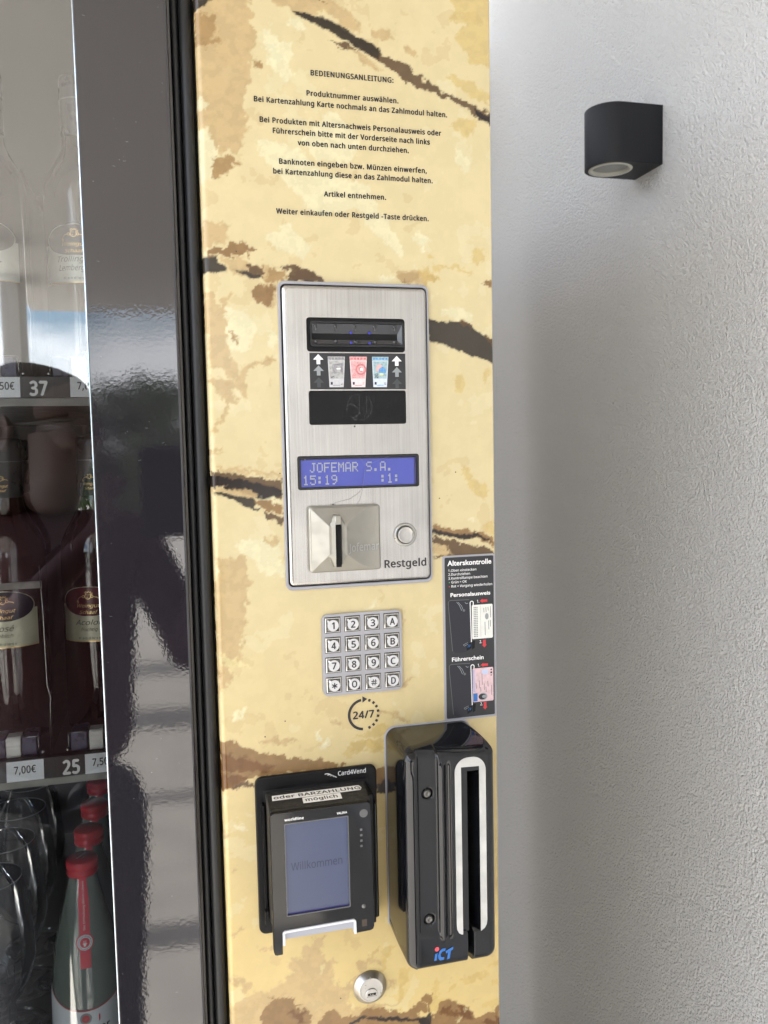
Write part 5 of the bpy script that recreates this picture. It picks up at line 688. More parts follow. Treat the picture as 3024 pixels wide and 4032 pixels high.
outline = [(-55.4, -147.0), (-54.6, -144.4), (-52.4, -143.2), (22.9, -143.3), (25.0, -144.3), (25.9, -146.6), (26.8, -247.6), (25.9, -250.0), (23.8, -250.9), (11.9, -251.2), (11.7, -240.4), (9.9, -238.7), (-46.2, -239.2), (-47.9, -240.8), (-48.0, -258.8), (-52.6, -259.0), (-54.4, -258.2), (-55.0, -256.2)]
outline = [(x, z + (7.6 if False else 0)) for x, z in outline]
scr = rrect(-44.0, 7.2, -228.0, -152.6, .8, 3)
mb = MB(); plate(mb, outline, [scr], -45, 'black_gloss'); mb.loft([[(x, -45, z) for x, z in outline], [(x, -38, z) for x, z in outline]], 'black', False, True, False)
mb.loft([[(x, -45, z) for x, z in scr], [(x, -43.4, z) for x, z in scr]], 'bezel', False, False, False); mb.build('terminal_face', ct, .5)
mb = MB(); frame_ring(mb, rrect(-44.3, 7.5, -228.3, -152.3, 1, 3), rrect(-43.5, 6.7, -227.5, -153.1, .6, 3), -45.2, -44.5, 'bezel'); mb.build('screen_rim', ct)
mb = MB(); mb.box(-43.9, 7.1, -43.6, -43.2, -227.9, -152.7, 'screen'); mb.box(-43.9, 7.1, -43.65, -43.6, -227.9, -226, 'lcd_edge')
sc_o = mb.build('screen', ct); mb = MB(); text(mb, "Willkommen", -39.4, 1.8, -191.9, 6.4, -43.72, 'screen_txt', -.004); mb.build('screen_lettering', ct)
text(MB(), "Card4Vend", 7.8, 31.9, -135.2, 3.7, -4.3, 'print_white', .03).build('text_line', ct); text(MB(), "worldline", -43.8, -28.5, -150.2, 2.1, -45.3, 'print_white', .07).build('text_line', ct); text(MB(), "VALINA", -2.0, 6.4, -150.2, 1.8, -45.3, 'print_white', .05).build('text_line', ct)
mb = MB()
for k in range(4):                                    # wave mark beside the name
    stroke(mb, [(-3.6 + k * 2.4 + t * (7.4 - k * 1.5), -132.6 - k * 1.05 + .9 * math.sin(math.pi * t) * .6 - t * t * (2.6 - k * .55)) for t in np.linspace(0, 1, 9)], .62, -4.3, 'print_white')
mb.build('wave_mark', ct)
top = lambda a, b: (a, b, -142.2)                     # strips lie on the top of the housing: local b becomes depth
mb = MB(); mb.add([(-49.4, -12.4, -142.35), (23.6, -11.9, -142.35), (25.0, -17.5, -142.35), (23.0, -22, -142.35), (-50.2, -22.6, -142.35)], [(0, 1, 2, 3, 4)], 'paper'); s1 = mb.build('paper_strip', ct)
mb = MB(); mb.add([(-26, -23.2, -142.3), (5.6, -22.8, -142.3), (5.0, -34.4, -142.3), (-26.8, -34.4, -142.3)], [(0, 1, 2, 3)], 'paper'); mb.build('paper_strip', ct)
mb = MB(); text(mb, "oder BARZAHLUNG", -48.6, 23.6, -19.9, 5.4, 0, 'print_black', .045, place=top, up=(0, 0, 1)); text(mb, "möglich", -24.2, 2.2, -31.0, 5.6, 0, 'print_black', .045, place=top, up=(0, 0, 1))
mb.keep = True; mb.build('strip_lettering', ct)
for z in (-165.4, -170, -174.5, -178.9): MB().box(16.7, 18.5, -45.2, -44.9, z - .9, z + .9, 'bezel').build('status_light', ct)
MB().disc(18.4, -229.5, [(1.8, -45), (1.5, -45.8), (.6, -46.1)], 'screw', 18).build('round_sensor', ct)
MB().box(16.5, 20.7, -45.25, -44.9, -246.4, -240.6, mat("brown sensor window", (.05, .035, .025), .2)).build('sensor_window', ct)
mb = MB(); mb.disc(20, -152.2, [(3.4, -45), (3.2, -45.2)], 'bezel', 24); mb.build('contactless_mark', ct)
mb = MB()                                             # white card tray in the notch
u = [(-47.9, -251.2), (-47.9, -240.9), (-46.2, -239.3), (9.8, -238.8), (11.6, -240.6), (11.8, -251.2)]
ui = [(-46.0, -251.2), (-46.0, -241.8), (-45.4, -241.1), (8.9, -240.6), (9.8, -241.4), (9.9, -251.2)]
n = len(u)
for a, b in ((u, ui),):
    mb.loft([[(x, -46, z) for x, z in a], [(x, -46, z) for x, z in b]], 'white', False, False, False, False)
    mb.loft([[(x, -46, z) for x, z in b], [(x, -30, z - .4) for x, z in b]], 'white', False, False, False, False); mb.loft([[(x, -46, z) for x, z in a], [(x, -38, z) for x, z in a]], 'white', False, False, False, False)
mb.box(-46.0, 9.9, -44.4, -40, -246.6, -240.9, 'tray'); mb.build('card_tray', ct)

# ------------------------------------------------------------------ glossy swipe reader
sr = partgroup('swipe_reader', (88, 0, -190), vm); sr['label'] = 'black gloss swipe reader with white bordered slot'
BX0, BX1, BZ0, BZ1 = 50.6, 127.2, -283.2, -99.6
def edge(d, r=7.0): return 0 if d <= 0 else 1 if d >= r else math.sqrt(max(0, 1 - (1 - d / r) ** 2))
sm = lambda a, b, t: (lambda q: q * q * (3 - 2 * q))(max(0, min(1, (t - a) / (b - a))))
def hf(x, z):
    cx, cz = (BX0 + BX1) / 2, (BZ0 + BZ1) / 2; r = 9.0
    dx = min(x - BX0, BX1 - x); dz = min(z - BZ0, BZ1 - z)
    if dx < r and dz < r: d = r - math.hypot(r - dx, r - dz)
    else: d = min(dx, dz)
    h = 54 + 8 * edge(d, 7)
    # sloped shoulder at the top, steeper to the right, the left pane dips
    if z > -109:
        t = (z + 109) / 9.4; h -= (6 + 34 * sm(56, 118, x)) * t * t
    pane = sm(60.0, 62.0, x) * (1 - sm(76.6, 78.4, x)) * sm(-256, -249.5, z + .25 * (x - 70)) * (1 - sm(-108, -99, z))
    h -= 2.6 * pane
    h += 1.7 * math.exp(-((x - 81.0) / 1.7) ** 2) * sm(-261, -255, z) * (1 - sm(-116, -109, z)) - 1.5 * math.exp(-((x - 85.2) / 2.0) ** 2) * sm(-261, -255, z) * (1 - sm(-116, -109, z))
    h += .9 * math.exp(-((x - 57.6) / 1.2) ** 2) * (1 - sm(-124, -114, z))
    for sz in (-136.6, -241.5):
        q = math.hypot(x - 69.3, z - sz); h -= 2.2 * (1 - sm(4.1, 5.0, q))
    if 96.9 < x < 112.4 and z < -121:
        if z > -256.5:
            if x < 103.2: h = min(h, 59.2)
            elif x < 104.4: h = 22
            else: h = min(h, 30 + (x - 104.4) / 8.0 * 31.5)
        else:
            if 101.2 < x < 103.0: h = 22
            elif 103.0 <= x < 106.6: h = min(h, 40 + (x - 103) / 3.6 * 22)
    return h
xs = sorted(set(list(np.round(np.concatenate([BX0 + np.array([0, .1, .4, .9, 1.6, 2.5, 3.6, 5, 6.6]), BX1 - np.array([0, .1, .4, .9, 1.6, 2.5, 3.6, 5, 6.6]), np.linspace(58, 90, 62), np.linspace(90.6, 120, 22), np.array([96.89, 96.91, 101.19, 101.21, 102.99, 103.01, 103.19, 103.21, 104.39, 104.41, 106.59, 106.61, 112.39, 112.41])]), 3))))
zs = sorted(set(list(np.round(np.concatenate([BZ0 + np.array([0, .1, .4, .9, 1.6, 2.5, 3.6, 5, 6.6]), BZ1 - np.array([0, .1, .4, .9, 1.6, 2.5, 3.6, 5, 6.6]), np.linspace(-276, -106, 190), np.array([-120.99, -121.01, -256.49, -256.51])]), 3))))
# warp the square outline into rounded corners
def rc(x, z, r=9.0):
    dx0, dx1, dz0, dz1 = x - BX0, BX1 - x, z - BZ0, BZ1 - z; dx = min(dx0, dx1); dz = min(dz0, dz1)
    if dx < r and dz < r:
        m = min(dx, dz); k = r - m
        a, b = (r - dx) / max(1e-6, k), (r - dz) / max(1e-6, k); q = math.hypot(a, b)
        if q > 1e-6: na, nb = a / q * k, b / q * k; ndx, ndz = r - na, r - nb; x = BX0 + ndx if dx0 < dx1 else BX1 - ndx; z = BZ0 + ndz if dz0 < dz1 else BZ1 - ndz
    return x, z
mb = MB(); vs = []
for z in zs:
    for x in xs:
        a, b = rc(x, z); b2 = b
        vs.append((a, -hf(a, b), b2))
NX, NZ = len(xs), len(zs)
mb.add(vs, [(j * NX + i, j * NX + i + 1, (j + 1) * NX + i + 1, (j + 1) * NX + i) for j in range(NZ - 1) for i in range(NX - 1)], 'black_gloss', True)
rim = [vs[i] for i in range(NX)] + [vs[j * NX + NX - 1] for j in range(1, NZ)] + [vs[(NZ - 1) * NX + i] for i in range(NX - 2, -1, -1)] + [vs[j * NX] for j in range(NZ - 2, 0, -1)]
mb.loft([rim, [(x, y * .5, z) for x, y, z in rim], [(x, 0, z + (2.5 if z < -270 else 0)) for x, y, z in rim]], 'black_gloss', False, False, True)
o = mb.build('reader_body', sr)
mb = MB(); fl = rrect(BX0 - 1.0, BX1 + .8, BZ0 + 3, BZ1 + 1.0, 9.6, 8); mb.prism(fl, -2.4, 0, 'gasket'); mb.build('reader_gasket', sr, .6)
def arch(d, n=14):                                    # outer edge of the white border, inset d
    r = 11.5 - d
    return [(91.6 + d, -248)] + [(91.6 + d, -121)] + arc(91.6 + d + r, -121 + 0, r, 180, 90, n)[1:] + arc(118 - d - r, -121, r, 90, 0, n) + [(118 - d, -248)]
Y = -62.5; mb = MB()
ou = [(95.9, -256.8), (93.4, -255.2), (91.9, -252.2), (91.6, -248)] + arch(0)[1:-1] + [(118, -248), (117.5, -251.5), (115.8, -254.4), (112.5, -256.4)]
inn = [(96.9, -256.8), (96.9, -117.0), (112.5, -117.6), (112.5, -256.4)]
pts = ou + inn[::-1]
bm = bmesh.new(); vsb = [bm.verts.new((x, Y, z)) for x, z in pts]; es = [bm.edges.new((vsb[i], vsb[(i + 1) % len(vsb)])) for i in range(len(vsb))]
bmesh.ops.triangle_fill(bm, use_beauty=True, edges=es); bm.verts.index_update()
wm = mat("worn white slot border", (.52, .52, .50), .4, .2, vary=.16, vscale=45)
mb.add([(v.co.x, -62.6, v.co.z) for v in bm.verts], [[v.index for v in f.verts] for f in bm.faces], wm); bm.free()
o = mb.build('slot_border', sr); sd = o.modifiers.new("thickness", 'SOLIDIFY'); sd.thickness = .0005
mb = MB(); mb.box(96.9, 112.4, -61.9, -61, -121.0, -117.2, 'slot'); mb.build('slot_head', sr)
for z in (-136.6, -241.5):
    mb = MB(); mb.disc(69.3, z, [(4.0, -57.2), (3.9, -57.9), (3.3, -58.1)], 'recess', 24); mb.disc(69.3, z, [(3.1, -57.8), (3.1, -59), (2.5, -59.8), (1.2, -59.9), (1.0, -59.2), (.6, -59.2), (.4, -59.8)], 'screw', 28); mb.build('screw', sr)
mb = MB(); P = lambda pts, m: mb.poly([(70.9 + a * .01057, -277.0 + (b) * .0145) for a, b in pts], -62.35, m)
# lettering of the badge: slanted i, C and T with a pink dot
tr = lambda pts: [(71.7 + a, -275.0 + b) for a, b in pts]
mb.poly(tr([(0, 0), (2.2, .2), (3.2, 6.2), (1.0, 5.6)]), -62.4, 'blue')
mb.poly(tr([(10.0, 9.0), (9.6, 6.9), (7.0, 6.6), (5.6, 4.4), (6.0, 2.2), (8.8, 1.6), (8.4, -.4), (5.2, -.6), (3.6, 1.2), (3.4, 3.8), (4.8, 7.4), (7.2, 9.2)]), -62.4, 'blue')
mb.poly(tr([(9.9, 6.6), (16.4, 9.3), (16.4, 6.9), (14.6, 6.2), (13.4, -.2), (10.8, -.8), (12.0, 5.2), (10.2, 4.4)]), -62.42, 'blue')
mb.poly([(x, z) for x, z in arc(74.3, -265.6, 1.9, 0, 360, 24)], -62.4, 'pink'); mb.build('badge_lettering', sr)

# ------------------------------------------------------------------ lock
lk = partgroup('cylinder_lock', (32, 0, -329), vm); lk['label'] = 'round steel cylinder lock'
mb = MB(); mb.disc(32.2, -329.2, [(14.8, 0), (14.8, -1.2), (11.2, -3.4)], 'steel_l', 56, cap=False); mb.disc(32.2, -329.2, [(11.2, -3.4), (10.8, -5.0), (10.2, -5.4), (9.6, -5.3), (9.2, -5.0)], 'steel_h', 56); mb.build('lock_rosette', lk)
mb = MB(); mb.disc(32.4, -329.4 - 3.6, [(5.4, -5.0), (5.3, -5.7), (4.9, -6.0)], 'steel_h', 36); mb.build('lock_barrel', lk)
mb = MB(); mb.box(29.0, 36.2, -6.15, -5.9, -333.6, -331.6, 'slot')
for x in (31.4, 33.4): mb.disc(x, -332.6, [(.45, -6.1), (.4, -6.3)], 'steel_h', 10)
mb.box(28.0, 37.0, -6.12, -5.9, -334.6, -334.3, 'bezel'); mb.build('keyhole', lk)

# ================================================================== display room: shelves and rails
def shelf(z, lab):
    s = partgroup('shelf', (-300, 60, z), vm); s['label'] = lab
    mb = MB(); mb.box(-820, -178, 62, 680, z - 19.5, z - 16.5, 'ledge'); mb.box(-820, -178, 60.5, 66, z - 23, z - 16.5, 'ledge'); mb.build('shelf_board', s)
    mb = MB(); mb.add([(-820, 58.4, z - 16.2), (-178, 58.4, z - 16.2), (-178, 60.2, z + 1), (-820, 60.2, z + 1), (-820, 70, z + 1), (-178, 70, z + 1), (-178, 70, z - 16.2), (-820, 70, z - 16.2)], [(0, 1, 2, 3), (3, 2, 5, 4), (0, 7, 6, 1), (4, 5, 6, 7)], 'rail'); mb.build('price_rail', s)
    return s
pY = lambda a, b: (a, 58.25 + (b + 16) * .105 - .0, b)
def rail_labels(s, z, nums, prices):
    pl = lambda a, b: (a, 58.25 + (b - z + 16.2) * .105, b)
    def quad(mb, x0, x1, z0, z1, m, d=0): mb.add([(x0, pl(0, z0)[1] + d, z0), (x1, pl(0, z0)[1] + d, z0), (x1, pl(0, z1)[1] + d, z1), (x0, pl(0, z1)[1] + d, z1)], [(0, 1, 2, 3)], m)
    for n_, x0 in nums:
        mb = MB(); quad(mb, x0 - 5.0, x0 + 18.5, z - 15.8, z + .4, 'tag', -.05)
        text(mb, n_, x0, x0 + 14, z - 14.2, 11.2, 0, 'print_white', .10, place=lambda a, b: (pl(a, b)[0], pl(a, b)[1] - .3, b)); mb.keep = True; mb.build('number_tag', s)
    for n_, x0, x1, t0 in prices:
        mb = MB(); quad(mb, x0, x1, z - 16, z + .6, 'price', -.2)
        text(mb, n_, t0, t0 + 3.45 * len(n_), z - 9.6, 6.0, 0, 'print_black', .05, place=lambda a, b: (pl(a, b)[0], pl(a, b)[1] - .55, b)); mb.keep = True; mb.build('price_label', s)
s1 = shelf(203, 'upper shelf in the display'); rail_labels(s1, 203, [("37", -228.0), ("36", -305)], [("7,50€", -264, -235, -256.4), ("7,00€", -196.6, -172, -191.0)])
s2 = shelf(-116.5, 'lower shelf in the display'); rail_labels(s2, -116.5, [("25", -217.4), ("24", -283.0)], [("7,00€", -261.4, -232.2, -255.6), ("7,50€", -199.2, -170, -193.4)])
s3 = shelf(-436.5, 'bottom shelf in the display')
def pushers(s, z):
    for x0, x1, m in ((-275, -263.2, 'navy'), (-262.2, -251.2, 'roller'), (-250.2, -238.4, 'navy'), (-211, -197.4, 'navy'), (-195.6, -184.6, 'roller'), (-183.4, -171, 'navy')):
        mb = MB()
        if m == 'roller':
            pr = [(4 + .9 * abs(math.sin(k * .5)), z + 1.5 + 16.5 * k / 24) for k in range(25)]
            mb.loft([[(x0, 72 - r, h), (x1, 72 - r, h)] for r, h in pr], m, False, False, True, False); mb.box(x0, x1, 72, 84, z + 1.5, z + 18, m); mb.build('pusher_roller', s)
        else: mb.box(x0, x1, 69, 96, z + 1.5, z + 17.4, m); mb.build('pusher_block', s, 1.2)
    for x0, x1 in ((-249, -236.6), (-212.6, -198.4)):
        mb = MB(); mb.tube([(x0 + (0 if x0 < -230 else 0), 67, z + 18.4), (x1, 67, z + 18.4), (x1 if x0 < -230 else x1, 67, z + 18.3)], .35, 'wire', 6)
        e = x1 if x0 < -230 else x0; mb.tube([(e, 67, z + 18.4), (e, 67, z + 2)], .35, 'wire', 6); mb.disc(e + (3 if x0 < -230 else -1), z + 3.8, [(1.6, 69), (1.5, 67), (.6, 66.2)], 'wire', 14); mb.build('pusher_wire', s)
    mb = MB(); mb.box(-227.4, -226.6, 66, 420, z + 1, z + 168, 'divider'); mb.build('lane_divider', s)
    mb = MB(); mb.tube([(-226.4, 65.5, z + 1), (-225.4, 65.5, z + 47), (-224.8, 65.5, z + 51), (-227.2, 65.5, z + 62), (-227.4, 65.5, z + 120), (-228.6, 65.5, z + 164)], .42, 'wire', 6); mb.build('divider_edge', s)
pushers(s1, 203); pushers(s2, -116.5)
mb = MB(); mb.box(-300, -232, 110, 114, 22, 28, 'ledge'); mb.build('retaining_bar', vm)

# ------------------------------------------------------------------ bottles
def cyl(cx, cy, r, a):                                # a printed surface wrapped round a bottle; a = turn in degrees
    return lambda u, v: (cx + r * math.sin(u / r + R_(a)), cy - r * math.cos(u / r + R_(a)), v)
def wrap_fill(mb, f, z0, z1, ufun, m, nz=14, nu=18):
    vs = []; fs = []
    for j in range(nz + 1):
        z = z0 + (z1 - z0) * j / nz; a, b = ufun(z)
        for i in range(nu + 1): vs.append(f(a + (b - a) * i / nu, z))
    for j in range(nz):
        for i in range(nu): q = j * (nu + 1) + i; fs.append((q, q + 1, q + nu + 2, q + nu + 1))
    mb.add(vs, fs, m, True)
def face_mark(mb, f, u, z, k, m):
    """line drawing of the estate's mark: a head with curls, hands and a bunch of grapes"""
    g = lambda a, b: f(u + a * k, z + b * k)
    s_ = lambda pts, w=.55: stroke(mb, pts, w, 0, m, place=g)
    s_(arc(0, 0, 2.6, 150, 400, 16)); s_([(-2.3, 1.2), (-1.4, 2.4), (-2.8, 3.6), (-1.6, 4.3)]); s_([(-1.6, 4.3), (0, 3.2), (.8, 4.6), (1.6, 3.4), (2.8, 4.4), (2.4, 2.6), (4.2, 3), (4, 1.6), (2.4, 1.8)])
    s_([(-.9, 1.3), (-.5, 1.3)], .6); s_([(.4, 1.4), (.8, 1.4)], .6); s_([(-1, -.6), (-.3, -1.2)]); s_(arc(-4.2, -.3, 1.1, 0, 360, 10)); s_([(-3.1, -.3), (-2.5, -.3)]); s_([(-5.2, -.2), (-8, -1), (-9.6, -3)]); s_(arc(3.8, -.3, 1, 0, 360, 10)); s_([(4.8, -.4), (8.6, -1.2), (9.4, -2.2)])
    for a, b in ((-9.8, -3.8), (-10.5, -4.5), (-9.3, -4.6), (-10, -5.4), (-9.2, -5.6), (-9.7, -6.5)): s_(arc(a, b, .35, 0, 360, 6), .4)
def wine_bottle(x, y, z, glass, oval, lab, name, sub, turn, label, ink='script', group='wine bottles on the shelves', lab_shift=0., cap_text=True):
    t = thing('wine_bottle', label, 'wine bottle', (x, y, z), group)
    r = 33; H = 272
    pr = [(0, 0), (26, 0), (31, 1.6), (r, 6), (r, 165), (32, 176), (27.5, 188), (20.5, 200), (16.2, 209), (14.6, 219), (14.2, 226)]
    MB().lathe(x, y, [(a, z + b) for a, b in pr], glass, 48).build('bottle_body', t)
    cp = [(14.9, 219), (15.4, 222), (15.6, 262), (15.6, 270), (14.8, 272.5), (0, 273)]
    mb = MB(); mb.lathe(x, y, [(a, z + b) for a, b in cp], 'capsule', 40); mb.lathe(x, y, [(15.72, z + 251), (15.72, z + 252)], 'script_grey', 40)
    if cap_text:
        f = cyl(x, y, 15.75, turn); face_mark(mb, f, 0, z + 236, .62, 'gold'); text(mb, name[0], -6, 6, z + 228.6, 2.5, 0, 'gold', .01, .3, place=f); text(mb, name[1], -4.6, 4.6, z + 224.6, 2.3, 0, 'gold', .01, .3, place=f); mb.keep = True
    mb.build('capsule', t)
    mb = MB(); f = cyl(x, y, r + .25, turn); zt = z + 138; zb = z + 88
    def band(q):                                      # label body with the oval's lower bulge on top
        return (-30, 30)
    wrap_fill(mb, f, zb, zt - 17, band, lab, 8, 24); wrap_fill(mb, cyl(x, y, r + .3, turn), zb - .9, zb, band, 'gold', 2, 24)
    ov = lambda q, s=1.: (lambda c: (-c, c))(27.5 * s * math.sqrt(max(.0002, 1 - ((q - (zt - 14)) / (14 * s)) ** 2)))
    wrap_fill(mb, cyl(x, y, r + .4, turn), zt - 28, zt, lambda q: ov(q), lab, 20, 20); wrap_fill(mb, cyl(x, y, r + .6, turn), zt - 27.1, zt - .9, lambda q: ov(q, .962), oval, 20, 20)
    mb.keep = True; mb.build('label', t)
    mb = MB(); f = cyl(x, y, r + .9, turn); face_mark(mb, f, 0, zt - 9, .98, 'gold'); text(mb, name[0], -10.5, 10.5, zt - 19.2, 3.2, 0, 'gold', .012, .3, place=f); text(mb, name[1], -8.5, 8.5, zt - 25.0, 3.0, 0, 'gold', .012, .3, place=f)
    for s, w, h, dz in sub: text(mb, s, -w / 2, w / 2, zb + dz, h, 0, ink, .0, .3 if s != "Handlese" else 0, 1. if s != "Handlese" else 1.4, place=f)
    mb.keep = True; mb.build('label_lettering', t)
    return t
WG = ("Weingut", "Schaaf")
wine_bottle(-187, 143, -117, 'wine', 'oval_red', 'label', WG, [("Acolon", 26, 4.6, 10.8 + 4), ("fruchtig", 15, 3.0, 9.2), ("Handlese", 20, 2.3, 1.6)], -14, 'red wine bottle with a wine red oval label on the lower shelf')
wine_bottle(-265, 143, -117, 'rose', 'oval_navy', 'label', WG, [("Rosé", 17, 5.0, 14.2), ("lieblich", 15, 3.2, 8.6), ("Handlese", 20, 2.3, 1.6)], -2, 'wine bottle with a dark navy oval label, front left on the lower shelf')
wine_bottle(-272, 232, -117, 'rose', 'oval_navy', 'label', WG, [("Rosé", 17, 5.0, 14.2)], -2, 'dark bottle with a black capsule half hidden behind the bottle with the navy oval')
wine_bottle(-187, 143, 203, 'wine', 'oval_grey', 'label_pale', WG, [("Trollinger", 31, 4.8, 17.2), ("Lemberger", 29, 4.8, 9.6), ("Handlese", 20, 2.2, 2)], -10, 'dark wine bottle with a grey oval label on the upper shelf beside the stile', 'script_grey', cap_text=False)
wine_bottle(-265, 143, 203, 'wine', 'oval_grey', 'label_pale', WG, [("Lemberger", 29, 4.8, 12), ("Handlese", 20, 2.2, 2)], -2, 'dark wine bottle with a pale label at the left edge of the upper shelf', 'script_grey', cap_text=False)

def water_bottle(x, y, label, front):
    t = thing('water_bottle', label, 'water bottle', (x, y, -436.5), 'water bottles with red caps'); z = -436.5
    pr = [(0, 0), (28, 0), (32, 5), (32.5, 20), (31, 95), (29.5, 115), (25, 140), (19, 163), (13.5, 185), (12.6, 192)]
    mb = MB().lathe(x, y, [(a, z + b) for a, b in pr], 'green_glass', 48); mb.build('bottle_body', t)
    mb = MB().lathe(x, y, [(12.6, z + 191), (11.6, z + 198), (11.4, z + 204)], 'green_glass', 36); mb.build('bottle_neck', t)
    mb = MB(); cr = []
    for i in range(72): pass
    mb.lathe(x, y, [(13.2, z + 193.5), (13.9, z + 194.3), (13.9, z + 199.2), (13.3, z + 199.8), (13.7, z + 200.4), (13.7, z + 206.2), (12.8, z + 207.6), (0, z + 208)], 'cap_red', 60)
    for i in range(60):
        a = R_(i * 6); mb.tube([(x + 13.75 * math.cos(a), y + 13.75 * math.sin(a), z + 201.2), (x + 13.75 * math.cos(a), y + 13.75 * math.sin(a), z + 205.6)], .28, 'cap_red', 4)
    mb.build('screw_cap', t)
    mb = MB(); rad = lambda q: float(np.interp(q - z, [p[1] for p in pr[2:]] + [206], [p[0] for p in pr[2:]] + [13.6])) + .5
    def fr(u, q): r = rad(q); return (x + r * math.sin(u / r + R_(4)), y - r * math.cos(u / r + R_(4)), q)
    wrap_fill(mb, fr, z + 118, z + 194, lambda q: (-4.6, 4.6) if q < z + 178 else (-3.4, 3.4) if q > z + 184 else (-4, 4), 'ribbon', 30, 6)
    sz = z + 140
    wrap_fill(mb, lambda u, q: tuple(Vector(fr(u, q)) + Vector((0, -.25, 0))), sz - 7.6, sz + 7.6, lambda q: (lambda c: (-c, c))(7.6 * math.sqrt(max(.001, 1 - ((q - sz) / 7.6) ** 2))), 'ribbon', 16, 10)
    for rr, m, d in ((6.6, 'water_label', .4), (4.2, 'ribbon', .55)): wrap_fill(mb, lambda u, q: tuple(Vector(fr(u, q)) + Vector((0, -d, 0))), sz - rr, sz + rr, lambda q: (lambda c: (-c, c))(rr * math.sqrt(max(.001, 1 - ((q - sz) / rr) ** 2))), m, 16, 10)
    if front:
        g = lambda a, b: tuple(Vector(fr(a, b)) + Vector((0, -.8, 0)))
        stroke(mb, [(-1.9, sz - .6), (1.9, sz - .6)], .5, 0, 'print_white', g); mb.add([g(-1.3, sz - .8), g(1.3, sz - .8), g(.8, sz - 2.9), g(-.8, sz - 2.9)], [(0, 1, 2, 3)], 'print_white')
        for a in (-.9, 0, .9): stroke(mb, [(a, sz - .4), (a * 1.1, sz + 1.9)], .35, 0, 'print_white', g)
        v = lambda a, b: g(.9 - b, sz + 10.5 + a)
        text(mb, "Die Erfrischung deines Lebens", 0, 41, 0, 1.9, 0, 'print_white', .01, place=v)
        for i in range(26): 
            a = R_(i * 360 / 26); stroke(mb, [(5.0 * math.cos(a), sz + 5.0 * math.sin(a)), (5.9 * math.cos(a), sz + 5.9 * math.sin(a))], .4, 0, 'print_navy', g)
    mb.keep = True; mb.build('neck_ribbon', t)
    if front:
        mb = MB(); top_ = lambda a, b: (x - 3.4 + a * .55 - b * .84, y - 4 + a * .84 + b * .55, z + 208.3)
        text(mb, "Ensinger", 0, 13, 0, 2.2, 0, 'print_white', .02, place=top_, up=(0, 0, 1)); text(mb, "CLASSIC", 1, 10.5, -4.2, 2.0, 0, 'print_grey', .02, place=top_, up=(0, 0, 1)); mb.keep = True; mb.build('cap_lettering', t)
    # main label with a curved top edge
    mb = MB(); lt = lambda u: z + 88 - 10 * (1 - abs(u) / 40) ** 1.0
    vs = []; nu, nz = 30, 8
    for j in range(nz + 1):
        for i in range(nu + 1):
            u = -48 + 96 * i / nu; top__ = z + 80 + 9 * (u / 34) ** 2; q = z + 14 + (min(top__, z + 96) - z - 14) * j / nz; vs.append(fr(u, q))
    mb.add(vs, [(j * (nu + 1) + i, j * (nu + 1) + i + 1, (j + 1) * (nu + 1) + i + 1, (j + 1) * (nu + 1) + i) for j in range(nz) for i in range(nu)], 'water_label', True)
    g = lambda a, b: tuple(Vector(fr(a, b)) + Vector((0, -.5, 0)))
    stroke(mb, [(u, min(z + 80 + 9 * (u / 34) ** 2, z + 96)) for u in np.linspace(-40, 40, 24)], 1.0, 0, 'red', g)
    if front:
        text(mb, "Ensinger", -17, 19, z + 56.5, 9.5, 0, 'print_navy', .03, .1, place=g)
        mb.add([g(-2 + 5.2 * math.cos(R_(a)), z + 73 + 5.2 * math.sin(R_(a))) for a in range(0, 360, 20)], [list(range(18))], 'print_grey'); g2 = lambda a, b: tuple(Vector(fr(a, b)) + Vector((0, -.9, 0)))
        mb.add([g2(-2 + 3.4 * math.cos(R_(a)), z + 73 + 3.4 * math.sin(R_(a))) for a in range(0, 360, 20)], [list(range(18))], 'red')
        mb.add([g(9, z + 68), g(9, z + 74), g(30, z + 83), g(30, z + 77)], [(0, 1, 2, 3)], 'pink'); mb.keep = True
        text(mb, "MIT KOHLENSÄURE", 0, 19, 0, 1.7, 0, 'print_white', .01, place=lambda a, b: g2(10 + a * .92, z + 70.4 + a * .4 + b)) if False else None
    mb.keep = True; mb.build('label', t)
for k, (y, s) in enumerate(((110, 'water bottle with red cap and long red ribbon, nearest in its row'), (172, 'red capped water bottle directly behind the nearest one'), (235, 'third red capped water bottle from the front of its row'), (300, 'farthest visible red cap, just under the price rail'))):
    water_bottle(-211 + k * .8, y, s, k == 0)

def wine_glass(x, y, z, label, s=1.):
    t = thing('wine_glass', label, 'wine glass', (x, y, z), 'wine glasses on the bottom shelf')
    pr = [(0, 1), (33, .5), (34, 1.2), (20, 3), (5, 7), (3.6, 16), (3.4, 58), (5, 70), (14, 76), (26, 88), (34, 104), (37.5, 122), (36.5, 145), (32.5, 172), (29, 196), (28.3, 196.6), (28.2, 195.6)]
    MB().lathe(x, y, [(a * s, z + b * s) for a, b in pr], 'crystal', 56).build('glass_bowl', t)
    MB().lathe(x, y, [(28.9, z + 196), (29.2, z + 196.5), (28.9, z + 197), (28.4, z + 196.6)], 'rim_glint', 56).build('rim', t)  # thin ring painted pale as the rim's highlight
for k, s in enumerate(('nearest wine glass at the left edge of the bottom shelf', 'second wine glass from the front at lower left', 'third wine glass from the front at lower left', 'faint fourth wine glass just below the price rail')):
    wine_glass(-292 + k * .5, 112 + 76 * k, -434.5, s)
MB().lathe(-262, 95, [(0, -434), (9, -434), (9.5, -420), (9, -398), (6, -390), (5.6, -384)], 'crystal', 30).build('vial') if False else None

